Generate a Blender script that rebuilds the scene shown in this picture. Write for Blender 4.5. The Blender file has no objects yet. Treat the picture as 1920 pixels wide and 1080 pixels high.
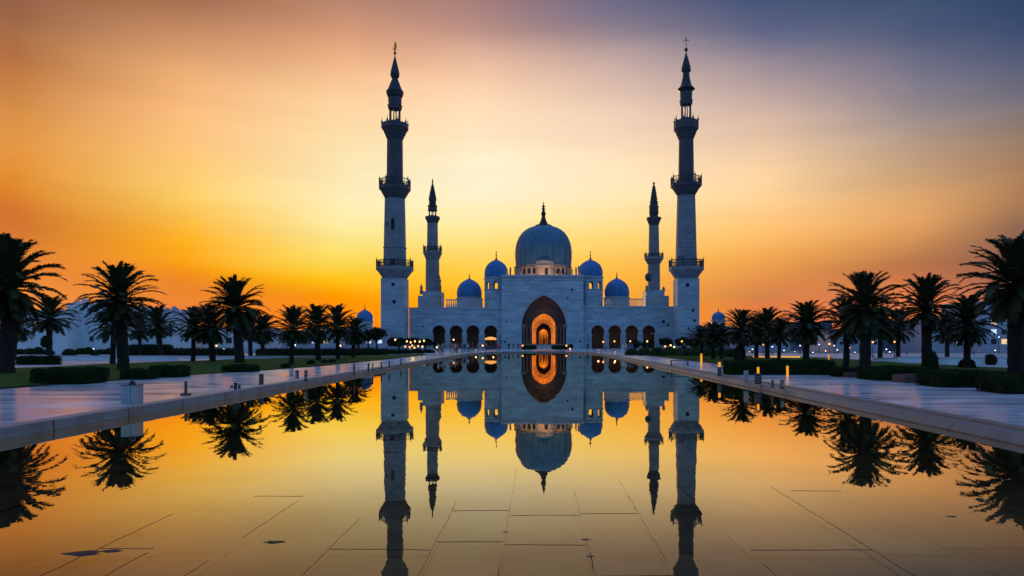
import bpy, bmesh, math, random
from mathutils import Vector, Matrix
random.seed(7)
PI = math.pi
S = bpy.context.scene
COL = S.collection

# ------------------------------------------------------------------ camera
HY, VX, FPX = 641.0, 1010.0, 1280.0          # horizon row, vanishing column, focal length (photo pixels)
CZ = 2.2
cam = bpy.data.cameras.new('camera'); camo = bpy.data.objects.new('camera', cam); COL.objects.link(camo)
cam.sensor_width = 36; cam.lens = 24
cam.shift_x = -(VX-960)/1920; cam.shift_y = (HY-540)/1920
cam.clip_start = 0.1; cam.clip_end = 12000
camo.location = (0, 0, CZ); camo.rotation_euler = (PI/2, 0, 0)
S.camera = camo

# ------------------------------------------------------------------ world: dusk sky by direction
S.view_settings.view_transform = 'Standard'; S.view_settings.look = 'None'
S.view_settings.exposure = 0.0; S.view_settings.gamma = 1.0; S.view_settings.use_curve_mapping = False
S.render.engine = 'CYCLES'
S.cycles.use_denoising = True
S.cycles.max_bounces = 8; S.cycles.diffuse_bounces = 3; S.cycles.glossy_bounces = 4; S.cycles.transparent_max_bounces = 12
S.cycles.sample_clamp_indirect = 4.0

def lin(c):
    f = lambda v: (v/255/12.92) if v/255 <= .04045 else ((v/255+.055)/1.055)**2.4
    return (f(c[0]), f(c[1]), f(c[2]), 1)

W = bpy.data.worlds.new('World'); S.world = W; W.use_nodes = True
nt = W.node_tree; nt.nodes.clear()
def wn(t, **k):
    n = nt.nodes.new(t)
    for a, b in k.items(): setattr(n, a, b)
    return n
def wmath(op, a, b=None, c=None):
    n = wn('ShaderNodeMath', operation=op)
    for i, v in enumerate((a, b, c)):
        if v is None: continue
        if isinstance(v, (int, float)): n.inputs[i].default_value = v
        else: nt.links.new(v, n.inputs[i])
    return n.outputs[0]
tc = wn('ShaderNodeTexCoord'); sp = wn('ShaderNodeSeparateXYZ'); nt.links.new(tc.outputs['Generated'], sp.inputs[0])
az0 = wmath('ARCTAN2', sp.outputs[0], sp.outputs[1])
el0 = wmath('DIVIDE', wmath('ARCSINE', sp.outputs[2]), PI/2)
mp = wn('ShaderNodeMapping'); nt.links.new(tc.outputs['Generated'], mp.inputs[0])
mp.inputs['Scale'].default_value = (1.5, 1.5, 7.0); mp.inputs['Rotation'].default_value = (0, .12, 0)
nz = wn('ShaderNodeTexNoise'); nt.links.new(mp.outputs[0], nz.inputs['Vector'])
nz.inputs['Scale'].default_value = 1.3; nz.inputs['Detail'].default_value = 4; nz.inputs['Roughness'].default_value = .45
nn = wmath('SUBTRACT', nz.outputs['Fac'], .5)
el = wmath('ADD', el0, wmath('MULTIPLY', nn, .024))
az = wmath('ADD', az0, wmath('MULTIPLY', nn, .09))
ZEN = (.13, .28, .68)
SKY = {
 30: [(640,(238,140,66)),(560,(240,146,62)),(500,(228,134,58)),(440,(214,122,52)),(400,(212,118,46)),(340,(223,136,46)),(280,(228,150,66)),(200,(210,139,70)),(120,(186,117,66)),(60,(165,108,68)),(0,(148,96,70))],
 350:[(640,(238,128,58)),(570,(236,132,54)),(520,(242,140,36)),(490,(251,160,22)),(440,(253,182,50)),(370,(251,206,105)),(280,(252,196,120)),(190,(245,183,120)),(90,(216,156,108)),(0,(163,111,82))],
 650:[(640,(255,130,20)),(570,(255,142,6)),(540,(252,160,2)),(500,(252,204,56)),(450,(253,229,130)),(380,(254,237,182)),(260,(251,223,170)),(160,(248,201,151)),(80,(226,166,126)),(0,(185,135,112))],
 900:[(640,(255,160,10)),(560,(255,178,18)),(520,(255,198,60)),(480,(254,212,100)),(440,(254,227,140)),(380,(253,239,195)),(340,(253,241,207)),(260,(251,229,192)),(160,(246,206,171)),(80,(211,166,146)),(0,(164,125,120))],
 1160:[(640,(252,150,50)),(560,(252,168,50)),(510,(253,186,70)),(480,(254,202,96)),(440,(253,216,126)),(360,(253,229,181)),(280,(251,221,186)),(160,(216,186,171)),(80,(166,146,150)),(0,(115,110,135))],
 1430:[(640,(238,128,74)),(580,(224,124,66)),(550,(214,132,76)),(520,(230,148,76)),(460,(251,181,96)),(380,(252,206,146)),(300,(241,203,161)),(200,(196,169,160)),(100,(126,121,141)),(0,(75,88,122))],
 1710:[(640,(244,134,86)),(560,(232,128,78)),(510,(196,118,74)),(480,(192,126,76)),(430,(221,157,96)),(360,(209,160,112)),(280,(176,149,129)),(200,(141,131,138)),(100,(92,98,125)),(0,(64,82,113))],
 1890:[(640,(214,124,90)),(520,(162,102,80)),(440,(142,102,82)),(390,(168,122,85)),(330,(165,125,95)),(260,(140,118,105)),(200,(118,112,122)),(100,(75,85,115)),(0,(47,69,101))],
}
def ramp(stops):
    r = wn('ShaderNodeValToRGB'); cr = r.color_ramp; cr.interpolation = 'LINEAR'
    stops = sorted(stops, key=lambda s: s[0])
    cr.elements[0].position = stops[0][0]; cr.elements[0].color = stops[0][1]
    cr.elements[1].position = stops[-1][0]; cr.elements[1].color = stops[-1][1]
    for p, c in stops[1:-1]:
        e = cr.elements.new(p); e.color = c
    cr.interpolation = 'CARDINAL'
    nt.links.new(el, r.inputs[0]); return r.outputs[0]
knots = []
back = [(0, (.07,.20,.38,1)), (.1, (.07,.23,.49,1)), (.4, (.09,.26,.60,1)), (.7, (.11,.27,.64,1)), (1, ZEN+(1,))]
sideL = [(0, (.24,.20,.22,1)), (.12, (.20,.24,.36,1)), (.35, (.15,.26,.50,1)), (1, ZEN+(1,))]
sideR = [(0, (.18,.20,.30,1)), (.12, (.16,.25,.44,1)), (.35, (.14,.27,.54,1)), (1, ZEN+(1,))]
knots.append((-PI, ramp(back))); knots.append((math.radians(-95), ramp(sideL)))
for x in sorted(SKY):
    a = math.atan((x-VX)/FPX); st = []
    for y, c in SKY[x]:
        st.append((math.atan((HY-y)/FPX*math.cos(a))/(PI/2) if y < 640 else 0.0, lin(c)))
    top = st[-1]; st.append((top[0]+.03, top[1]))
    st.append((.45, tuple(.35*top[1][i]+.65*(ZEN+(1,))[i] for i in range(3))+(1,))); st.append((1, ZEN+(1,)))
    knots.append((a, ramp(st)))
knots.append((math.radians(95), ramp(sideR))); knots.append((PI, ramp(back)))
cur = knots[0][1]
for i in range(len(knots)-1):
    m = wn('ShaderNodeMapRange'); m.clamp = True
    nt.links.new(az, m.inputs['Value']); m.inputs['From Min'].default_value = knots[i][0]; m.inputs['From Max'].default_value = knots[i+1][0]
    x = wn('ShaderNodeMix', data_type='RGBA'); x.clamp_factor = True
    nt.links.new(m.outputs[0], x.inputs['Factor']); nt.links.new(cur, x.inputs[6]); nt.links.new(knots[i+1][1], x.inputs[7])
    cur = x.outputs[2]
# faint cloud streaks
mp2 = wn('ShaderNodeMapping'); nt.links.new(tc.outputs['Generated'], mp2.inputs[0])
mp2.inputs['Scale'].default_value = (2.2, 2.2, 16.0); mp2.inputs['Rotation'].default_value = (0, -.16, 0)
nz2 = wn('ShaderNodeTexNoise'); nt.links.new(mp2.outputs[0], nz2.inputs['Vector'])
nz2.inputs['Scale'].default_value = 1.7; nz2.inputs['Detail'].default_value = 5; nz2.inputs['Roughness'].default_value = .5
st_ = wmath('ADD', wmath('MULTIPLY', nz2.outputs['Fac'], .20), .92)
bg = wn('ShaderNodeBackground'); wo = wn('ShaderNodeOutputWorld')
nt.links.new(cur, bg.inputs[0]); nt.links.new(st_, bg.inputs[1]); nt.links.new(bg.outputs[0], wo.inputs[0])

# ------------------------------------------------------------------ sun: low behind the mosque
sun = bpy.data.lights.new('sun', 'SUN'); sun.energy = 0.6; sun.angle = math.radians(2.2); sun.color = (1, .62, .28)
suno = bpy.data.objects.new('sun', sun); COL.objects.link(suno)
sd = Vector((math.sin(math.radians(-4.5)), math.cos(math.radians(-4.5)), math.tan(math.radians(1.5))))
suno.rotation_euler = sd.to_track_quat('Z', 'Y').to_euler()
suno.location = (0, 0, 60)

# ------------------------------------------------------------------ helpers
def PX(px, Y): return (px-VX)*Y/FPX
def PZ(py, Y): return CZ+(HY-py)*Y/FPX
G = 0.22                                       # paving level above the water
def GY(py, z=G): return FPX*(CZ-z)/(py-HY)     # distance of a ground point seen at row py

class MB:
    def __init__(s): s.v = []; s.f = []; s.mi = []; s.m = 0
    def add(s, vs, fs):
        o = len(s.v); s.v += [tuple(v) for v in vs]
        for f in fs: s.f.append([o+i for i in f]); s.mi.append(s.m)
        return s
    def box(s, x0, x1, y0, y1, z0, z1):
        return s.add([(x0,y0,z0),(x1,y0,z0),(x1,y1,z0),(x0,y1,z0),(x0,y0,z1),(x1,y0,z1),(x1,y1,z1),(x0,y1,z1)],
              [(0,3,2,1),(4,5,6,7),(0,1,5,4),(1,2,6,5),(2,3,7,6),(3,0,4,7)])
    def cbox(s, x, y, z0, wx, wy, h): return s.box(x-wx/2, x+wx/2, y-wy/2, y+wy/2, z0, z0+h)
    def bevbox(s, x0, x1, y0, y1, z0, z1, b):
        ring = lambda i, z: [(x0+i+0*b,y0+b+i*0,z)] 
        def rg(ins, z):
            a0, a1, c0, c1 = x0+ins, x1-ins, y0+ins, y1-ins
            return [(a0+b,c0,z),(a1-b,c0,z),(a1,c0+b,z),(a1,c1-b,z),(a1-b,c1,z),(a0+b,c1,z),(a0,c1-b,z),(a0,c0+b,z)]
        vs = rg(0,z0)+rg(0,z1-b)+rg(b*.6,z1)
        fs = [(i, (i+1)%8, 8+(i+1)%8, 8+i) for i in range(8)]+[(8+i, 8+(i+1)%8, 16+(i+1)%8, 16+i) for i in range(8)]
        fs += [tuple(range(16,24)), tuple(range(7,-1,-1))]
        return s.add(vs, fs)
    def lathe(s, cx, cy, prof, n=24, ph=0.0, cap=True, mod=None):
        vs = []
        for k, (r, z) in enumerate(prof):
            for i in range(n):
                a = ph+2*PI*i/n; rr = r*(mod(a, k) if mod else 1)
                vs.append((cx+rr*math.sin(a), cy-rr*math.cos(a), z))
        fs = []
        for k in range(len(prof)-1):
            for i in range(n):
                j = (i+1) % n; fs.append((k*n+i, k*n+j, (k+1)*n+j, (k+1)*n+i))
        if cap:
            fs.append(tuple(range(n-1,-1,-1))); fs.append(tuple((len(prof)-1)*n+i for i in range(n)))
        return s.add(vs, fs)
    def octa(s, cx, cy, prof, n=8):
        k = 1/math.cos(PI/n); return s.lathe(cx, cy, [(r*k, z) for r, z in prof], n, PI/n)
    def prism(s, out, y0, y1):                  # outline in x,z, extruded along y
        n = len(out)
        vs = [(x,y0,z) for x,z in out]+[(x,y1,z) for x,z in out]
        fs = [tuple(range(n)), tuple(range(2*n-1,n-1,-1))]+[(j, i, n+i, n+j) for i in range(n) for j in [(i+1)%n]]
        return s.add(vs, fs)
    def hprism(s, out, z0, z1):                 # outline in x,y, extruded along z
        n = len(out)
        vs = [(x,y,z0) for x,y in out]+[(x,y,z1) for x,y in out]
        fs = [tuple(range(n-1,-1,-1)), tuple(range(n,2*n))]+[(i, j, n+j, n+i) for i in range(n) for j in [(i+1)%n]]
        return s.add(vs, fs)
    def strip(s, pts, y0, y1):                  # open sheet along a profile in x,z
        n = len(pts)
        return s.add([(x,y0,z) for x,z in pts]+[(x,y1,z) for x,z in pts], [(i,i+1,n+i+1,n+i) for i in range(n-1)])
    def tube(s, pts, rad, n=6, cap=True):
        vs = []; P = [Vector(p) for p in pts]
        for k, p in enumerate(P):
            d = (P[min(k+1,len(P)-1)]-P[max(k-1,0)]).normalized()
            u = d.cross(Vector((0,0,1)) if abs(d.z) < .9 else Vector((0,1,0))).normalized(); w = d.cross(u)
            r = rad[k] if isinstance(rad, (list,tuple)) else rad
            for i in range(n):
                a = 2*PI*i/n; vs.append(p+u*(r*math.cos(a))+w*(r*math.sin(a)))
        fs = [(k*n+i, k*n+(i+1)%n, (k+1)*n+(i+1)%n, (k+1)*n+i) for k in range(len(P)-1) for i in range(n)]
        if cap: fs += [tuple(range(n-1,-1,-1)), tuple((len(P)-1)*n+i for i in range(n))]
        return s.add(vs, fs)
    def ball(s, x, y, z, r, n=12, rz=None):
        rz = rz or r; m = 7
        return s.lathe(x, y, [(max(.002*r, r*math.sin(PI*k/m)), z-rz*math.cos(PI*k/m)) for k in range(m+1)], n)
    def leaf(s, p, size, rnd, up=.3):
        d = Vector((rnd.gauss(0,1), rnd.gauss(0,1), rnd.gauss(0,1)+up)).normalized()
        e = d.cross(Vector((rnd.gauss(0,1), rnd.gauss(0,1), rnd.gauss(0,1)))).normalized()
        p = Vector(p); a = size*rnd.uniform(.6,1.3)
        return s.add([p-e*a*.28, p+d*a*.6-e*a*.1, p+d*a, p+e*a*.28], [(0,1,2,3)])
    def build(s, name, mat, parent=None, smooth=False, auto=None):
        me = bpy.data.meshes.new(name); off = Vector((0,0,0)); p = parent
        while p is not None: off += p.location; p = p.parent
        me.from_pydata([(v[0]-off.x, v[1]-off.y, v[2]-off.z) for v in s.v], [], s.f)
        for m in (mat if isinstance(mat, (list,tuple)) else [mat]): me.materials.append(m)
        if any(s.mi): me.polygons.foreach_set('material_index', s.mi)
        if smooth: me.polygons.foreach_set('use_smooth', [True]*len(me.polygons))
        me.update()
        if smooth and auto: me.set_sharp_from_angle(angle=math.radians(auto))
        o = bpy.data.objects.new(name, me); COL.objects.link(o)
        if parent: o.parent = parent
        return o

def tag(o, label=None, cat=None, group=None, kind=None):
    for k, v in (('label',label),('category',cat),('group',group),('kind',kind)):
        if v: o[k] = v
    return o
def empty(name, loc, label, cat, group=None):
    o = bpy.data.objects.new(name, None); COL.objects.link(o); o.location = loc; o.empty_display_size = .2
    return tag(o, label, cat, group)
def copy_tree(o, parent=None):
    c = o.copy(); COL.objects.link(c)
    if parent: c.parent = parent
    for ch in list(o.children): copy_tree(ch, c)
    return c

# ------------------------------------------------------------------ materials
def mat(name, col, rough=.7, var=.0, vscale=1.0, bump=0.0, bscale=8.0, spec=.5, metal=0.0, emit=None, estr=0.0, col2=None, stretch=(1,1,1), detail=5, coat=0.0):
    m = bpy.data.materials.new(name); m.use_nodes = True
    t = m.node_tree; b = t.nodes['Principled BSDF']
    b.inputs['Base Color'].default_value = tuple(col)+(1,); b.inputs['Roughness'].default_value = rough
    b.inputs['Specular IOR Level'].default_value = spec; b.inputs['Metallic'].default_value = metal
    if emit: b.inputs['Emission Color'].default_value = tuple(emit)+(1,); b.inputs['Emission Strength'].default_value = estr
    if var or bump or col2:
        c = t.nodes.new('ShaderNodeTexCoord'); mm = t.nodes.new('ShaderNodeMapping'); mm.inputs['Scale'].default_value = stretch
        t.links.new(c.outputs['Object'], mm.inputs[0])
    if var or col2:
        n = t.nodes.new('ShaderNodeTexNoise'); n.inputs['Scale'].default_value = vscale; n.inputs['Detail'].default_value = detail; n.inputs['Roughness'].default_value = .62
        t.links.new(mm.outputs[0], n.inputs['Vector'])
        r = t.nodes.new('ShaderNodeValToRGB'); r.color_ramp.elements[0].position = .3; r.color_ramp.elements[1].position = .7
        c2 = col2 or tuple(min(1, x*(1+var)) for x in col)
        c1 = col if col2 else tuple(x*(1-var) for x in col)
        r.color_ramp.elements[0].color = tuple(c1)+(1,); r.color_ramp.elements[1].color = tuple(c2)+(1,)
        t.links.new(n.outputs['Fac'], r.inputs[0]); t.links.new(r.outputs[0], b.inputs['Base Color'])
    if bump:
        n2 = t.nodes.new('ShaderNodeTexNoise'); n2.inputs['Scale'].default_value = bscale; n2.inputs['Detail'].default_value = 4
        t.links.new(mm.outputs[0], n2.inputs['Vector'])
        bp = t.nodes.new('ShaderNodeBump'); bp.inputs['Strength'].default_value = bump; bp.inputs['Distance'].default_value = .05
        t.links.new(n2.outputs['Fac'], bp.inputs['Height']); t.links.new(bp.outputs[0], b.inputs['Normal'])
    return m

def brickmat(name, col, mortar, bw, bh, msize, rough=.6, plane='XZ', var=.12, noise=.25, nscale=.6, bump=.3, spec=.4, rvar=0.0, stretch=(1,1,1), offset=.5, wob=0.0):
    """cut stone: courses, joints, slab to slab tone and broad weathering"""
    m = bpy.data.materials.new(name); m.use_nodes = True; t = m.node_tree; b = t.nodes['Principled BSDF']; L = t.links.new
    c = t.nodes.new('ShaderNodeTexCoord'); s = t.nodes.new('ShaderNodeSeparateXYZ'); L(c.outputs['Object'], s.inputs[0])
    cb = t.nodes.new('ShaderNodeCombineXYZ')
    if plane == 'XZ':
        ad = t.nodes.new('ShaderNodeMath'); ad.operation = 'ADD'; L(s.outputs[0], ad.inputs[0]); L(s.outputs[1], ad.inputs[1])
        L(ad.outputs[0], cb.inputs[0]); L(s.outputs[2], cb.inputs[1])
    elif plane == 'XY': L(s.outputs[0], cb.inputs[0]); L(s.outputs[1], cb.inputs[1])
    else: L(s.outputs[1], cb.inputs[0]); L(s.outputs[0], cb.inputs[1])
    vec = cb.outputs[0]
    if wob:
        wn_ = t.nodes.new('ShaderNodeTexNoise'); wn_.inputs['Scale'].default_value = 1.1; wn_.inputs['Detail'].default_value = 6; L(c.outputs['Object'], wn_.inputs['Vector'])
        vm = t.nodes.new('ShaderNodeVectorMath'); vm.operation = 'MULTIPLY_ADD'; L(wn_.outputs['Color'], vm.inputs[0]); vm.inputs[1].default_value = (wob,)*3; L(vec, vm.inputs[2]); vec = vm.outputs[0]
    br = t.nodes.new('ShaderNodeTexBrick'); L(vec, br.inputs['Vector'])
    if plane == 'YX': br.squash = .72; br.squash_frequency = 3; br.offset_frequency = 2
    br.offset = offset; br.inputs['Scale'].default_value = 1; br.inputs['Brick Width'].default_value = bw; br.inputs['Row Height'].default_value = bh
    br.inputs['Mortar Size'].default_value = msize; br.inputs['Mortar Smooth'].default_value = .3
    br.inputs['Color1'].default_value = tuple(x*(1-var) for x in col)+(1,); br.inputs['Color2'].default_value = tuple(x*(1+var) for x in col)+(1,); br.inputs['Mortar'].default_value = tuple(mortar)+(1,)
    mp = t.nodes.new('ShaderNodeMapping'); mp.inputs['Scale'].default_value = stretch; L(c.outputs['Object'], mp.inputs[0])
    n = t.nodes.new('ShaderNodeTexNoise'); n.inputs['Scale'].default_value = nscale; n.inputs['Detail'].default_value = 7; n.inputs['Roughness'].default_value = .6; L(mp.outputs[0], n.inputs['Vector'])
    mr = t.nodes.new('ShaderNodeMapRange'); L(n.outputs['Fac'], mr.inputs[0]); mr.inputs[1].default_value = .3; mr.inputs[2].default_value = .7; mr.inputs[3].default_value = 1-noise; mr.inputs[4].default_value = 1+noise
    mx = t.nodes.new('ShaderNodeVectorMath'); mx.operation = 'SCALE'; L(br.outputs['Color'], mx.inputs[0]); L(mr.outputs[0], mx.inputs['Scale']); L(mx.outputs[0], b.inputs['Base Color'])
    b.inputs['Specular IOR Level'].default_value = spec
    if rvar:
        m2 = t.nodes.new('ShaderNodeMapRange'); L(n.outputs['Fac'], m2.inputs[0]); m2.inputs[1].default_value = .3; m2.inputs[2].default_value = .7; m2.inputs[3].default_value = rough-rvar; m2.inputs[4].default_value = rough+rvar; L(m2.outputs[0], b.inputs['Roughness'])
    else: b.inputs['Roughness'].default_value = rough
    if bump:
        n3 = t.nodes.new('ShaderNodeTexNoise'); n3.inputs['Scale'].default_value = 3.5; n3.inputs['Detail'].default_value = 6; L(c.outputs['Object'], n3.inputs['Vector'])
        a = t.nodes.new('ShaderNodeMath'); a.operation = 'MULTIPLY_ADD'; L(br.outputs['Fac'], a.inputs[0]); a.inputs[1].default_value = -1.0
        h = t.nodes.new('ShaderNodeMath'); h.operation = 'MULTIPLY'; L(n3.outputs['Fac'], h.inputs[0]); h.inputs[1].default_value = .5
        L(h.outputs[0], a.inputs[2])
        bp = t.nodes.new('ShaderNodeBump'); bp.inputs['Strength'].default_value = bump; bp.inputs['Distance'].default_value = .03; L(a.outputs[0], bp.inputs['Height']); L(bp.outputs[0], b.inputs['Normal'])
    return m

M = {}
M['marble'] = brickmat('marble', (.42,.49,.525), (.29,.335,.36), 2.4, 1.1, .05, .55, 'XZ', .09, .3, .3, .3, stretch=(.6,.6,2.2))
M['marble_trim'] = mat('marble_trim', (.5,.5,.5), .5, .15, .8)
M['grey_shaded_stone'] = brickmat('grey_shaded_stone', (.26,.28,.295), (.12,.12,.13), 2.0, 1.2, .05, .65, 'XZ', .08, .22, .3, .15)  # grey tone; on minaret tiers it also carries their silhouette shade
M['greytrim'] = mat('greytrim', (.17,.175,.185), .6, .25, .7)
M['dark_shaded_stone'] = mat('dark_shaded_stone', (.075,.078,.085), .6, .3, .8)  # upper minaret tiers: backlit silhouette darkness put into the stone colour
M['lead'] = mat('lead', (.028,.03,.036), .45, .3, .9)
M['bronze'] = mat('bronze', (.035,.03,.028), .4, .3, 1.5, metal=.3)
M['gold'] = mat('gold', (.95,.52,.03), .4, metal=.15)
M['iron'] = mat('iron', (.05,.052,.06), .5)
M['void'] = mat('void', (.012,.012,.014), .8)
M['domeblue'] = mat('domeblue', (.04,.19,.42), .4, .3, 1.0, stretch=(1.6,1.6,.25))
M['leadblue'] = mat('leadblue', (.065,.19,.27), .45, .4, .55, stretch=(3,3,.22))
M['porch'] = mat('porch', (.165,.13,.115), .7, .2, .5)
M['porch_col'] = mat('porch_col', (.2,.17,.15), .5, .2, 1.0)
M['inner'] = mat('inner', (.62,.5,.34), .6, .35, 1.6, bump=.6, bscale=2.5)
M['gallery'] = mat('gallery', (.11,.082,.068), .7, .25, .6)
M['drumstone'] = mat('drumstone', (.5,.42,.33), .6, .15, .8)
M['white_wall'] = mat('white_wall', (.76,.78,.78), .7, .1, .35, stretch=(1,1,.5))
M['town_wall'] = mat('town_wall', (.5,.48,.54), .7, .16, .3)
M['town_dark'] = mat('town_dark', (.2,.2,.25), .7, .2, .3)
M['window_dark'] = mat('window_dark', (.02,.025,.035), .2)
def glow(name, c, s): return mat(name, tuple(min(.8, x) for x in c), .5, emit=c, estr=s)
M['lamp_amber'] = glow('lamp_amber', (1,.30,.03), 3.5)
M['lamp_warm'] = glow('lamp_warm', (1,.50,.14), 3.5)
M['lamp_white'] = glow('lamp_white', (.8,.88,1), 2.5)
M['lit_column'] = glow('lit_column', (1,.36,.012), .85)
M['lit_window'] = glow('lit_window', (1,.62,.3), .9)
M['lit_cool'] = glow('lit_cool', (.7,.8,1), .8)
M['strip'] = glow('strip', (1,.42,.08), .9)
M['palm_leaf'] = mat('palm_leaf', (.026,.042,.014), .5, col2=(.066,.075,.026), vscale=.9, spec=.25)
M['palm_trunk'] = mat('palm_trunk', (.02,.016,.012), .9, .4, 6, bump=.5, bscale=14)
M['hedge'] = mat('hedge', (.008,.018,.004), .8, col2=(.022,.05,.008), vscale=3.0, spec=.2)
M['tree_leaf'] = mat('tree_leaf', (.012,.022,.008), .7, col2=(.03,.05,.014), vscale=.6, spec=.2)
M['shrub_green'] = mat('shrub_green', (.03,.06,.012), .7, col2=(.075,.13,.03), vscale=.8, spec=.2)
M['brickplanter'] = brickmat('brickplanter', (.13,.07,.045), (.09,.07,.06), .3, .1, .012, .8, 'XZ', .25, .3, 2.0, .3)
M['box_white'] = mat('box_white', (.36,.37,.38), .45, .12, 4, stretch=(1,1,.3))
M['post_dark'] = mat('post_dark', (.05,.058,.075), .45, .15, 8)
M['post_pale'] = mat('post_pale', (.42,.4,.42), .4)
M['kerbstone'] = brickmat('kerbstone', (.30,.29,.28), (.05,.05,.05), 3.1, 9.0, .03, .5, 'YX', .1, .3, 1.3, .35, rvar=.12)
M['coping'] = brickmat('coping', (.2,.17,.145), (.05,.045,.04), 3.4, 9.0, .025, .5, 'YX', .1, .35, 1.1, .35, rvar=.15)
M['walk'] = brickmat('walk', (.68,.70,.73), (.30,.30,.31), 3.2, 2.4, .02, .19, 'XY', .06, .24, .7, .10, .6, .10, stretch=(.35,1.3,1))
M['pale_paving'] = brickmat('pale_paving', (.46,.45,.46), (.3,.3,.3), 1.6, 1.6, .02, .5, 'XY', .06, .15, .3, .08)
M['ground'] = mat('ground', (.2,.19,.185), .75, .25, .15, bump=.2, bscale=3)
M['bed'] = mat('bed', (.04,.028,.018), .8)
M['floor'] = mat('floor', (.15,.088,.042), .5, col2=(.40,.235,.11), vscale=1.6, bump=.9, bscale=5, detail=9)
tf = M['floor'].node_tree; bs = tf.nodes['Principled BSDF']; gm_ = tf.nodes.new('ShaderNodeNewGeometry'); mr_ = tf.nodes.new('ShaderNodeMapRange'); mr_.inputs[3].default_value = .62; mr_.inputs[4].default_value = 1.25
tf.links.new(gm_.outputs['Random Per Island'], mr_.inputs[0]); sc_ = tf.nodes.new('ShaderNodeVectorMath'); sc_.operation = 'SCALE'
src_ = bs.inputs['Base Color'].links[0].from_socket; tf.links.new(src_, sc_.inputs[0]); tf.links.new(mr_.outputs[0], sc_.inputs['Scale']); tf.links.new(sc_.outputs[0], bs.inputs['Base Color'])
M['grass'] = mat('grass', (.022,.066,.010), .9, col2=(.05,.13,.018), vscale=1.6, bump=.6, bscale=25, spec=.1, detail=9)
M['soil'] = mat('soil', (.05,.04,.03), .95, .3, 3, bump=.4)
M['skin'] = mat('skin', (.4,.25,.18), .6)
M['hair'] = mat('hair', (.02,.015,.012), .6)
def cloth(n, c): return mat('cloth_'+n, c, .85, .1, 9)

# water film: fresnel mirror over the stone bed
wm = bpy.data.materials.new('water'); wm.use_nodes = True; t = wm.node_tree; t.nodes.clear()
fo = t.nodes.new('ShaderNodeOutputMaterial'); gl = t.nodes.new('ShaderNodeBsdfGlossy'); tr = t.nodes.new('ShaderNodeBsdfTransparent'); mxs = t.nodes.new('ShaderNodeMixShader'); fr = t.nodes.new('ShaderNodeFresnel')
gl.inputs['Roughness'].default_value = 0.0; gl.inputs['Color'].default_value = (1,.875,.64,1); tr.inputs['Color'].default_value = (.93,.88,.78,1); fr.inputs['IOR'].default_value = 1.45
c_ = t.nodes.new('ShaderNodeTexCoord'); m_ = t.nodes.new('ShaderNodeMapping'); m_.inputs['Scale'].default_value = (1.1,.45,1); t.links.new(c_.outputs['Object'], m_.inputs[0])
n_ = t.nodes.new('ShaderNodeTexNoise'); n_.inputs['Scale'].default_value = 1.4; n_.inputs['Detail'].default_value = 3; t.links.new(m_.outputs[0], n_.inputs['Vector'])
b_ = t.nodes.new('ShaderNodeBump'); b_.inputs['Strength'].default_value = .032; b_.inputs['Distance'].default_value = .05; t.links.new(n_.outputs['Fac'], b_.inputs['Height'])
t.links.new(b_.outputs[0], gl.inputs['Normal']); t.links.new(b_.outputs[0], fr.inputs['Normal'])
rp = t.nodes.new('ShaderNodeValToRGB'); rp.color_ramp.elements[0].color = (.02,.02,.02,1); rp.color_ramp.elements[1].color = (1,1,1,1)
for p_, v_ in ((.2,.17),(.27,.35),(.33,.58),(.41,.82),(.5,.92),(.65,.97)): rp.color_ramp.elements.new(p_).color = (v_,v_,v_,1)
t.links.new(fr.outputs[0], rp.inputs[0]); t.links.new(rp.outputs[0], mxs.inputs[0]); t.links.new(tr.outputs[0], mxs.inputs[1]); t.links.new(gl.outputs[0], mxs.inputs[2]); t.links.new(mxs.outputs[0], fo.inputs[0])
M['water'] = wm

# ------------------------------------------------------------------ ground, pool, walks, lawns
XL0, XR0, YA, YB, YN = -12.1, 10.2, 104.0, 140.0, -10.0
xm = (XL0+XR0)/2; hw = (XR0-XL0)/2
def arc(off):
    """far end of the pool, left to right, offset outwards by off"""
    pts = []
    for i in range(25):
        a = PI-PI*i/24; c, s_ = math.cos(a), math.sin(a)
        e = 2/2.5
        pts.append((xm+(hw+off)*math.copysign(abs(c)**e, c), YA+(YB-YA+off)*abs(s_)**e))
    return pts
def outline(off, ny=60):
    L = [(XL0-off, YN+(YA-YN)*i/ny) for i in range(ny)]
    R = [(XR0+off, YA+(YN-YA)*(i+1)/ny) for i in range(ny)]
    return L+arc(off)+R
def sweep(mb, pts_by_section):
    n = len(pts_by_section[0][0]); vs = []
    for line, z in pts_by_section: vs += [(x,y,z) for x,y in line]
    mb.add(vs, [(k*n+i, k*n+i+1, (k+1)*n+i+1, (k+1)*n+i) for k in range(len(pts_by_section)-1) for i in range(n-1)])
    return mb

# ground sheet to the horizon with the pool cut out of it
o_in = outline(.3, 20); cx, cy = xm, 60
vs = [(x,y,G-.02) for x,y in o_in]; n = len(vs)
rim = []
for x, y in o_in:
    d = Vector((x-cx, y-cy, 0)).normalized(); rim.append((cx+d.x*60+(x-cx), cy+d.y*60+(y-cy), G-.02))
far = [(cx+(p[0]-cx)*70, cy+(p[1]-cy)*70, G-.02) for p in rim]
g = MB(); fs = []
for i in range(n):
    j = (i+1) % n
    fs += [(i, n+i, n+j, j), (n+i, 2*n+i, 2*n+j, n+j)]
g.add(vs+rim+far, fs); tag(g.build('ground', M['ground']), kind='structure')

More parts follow.
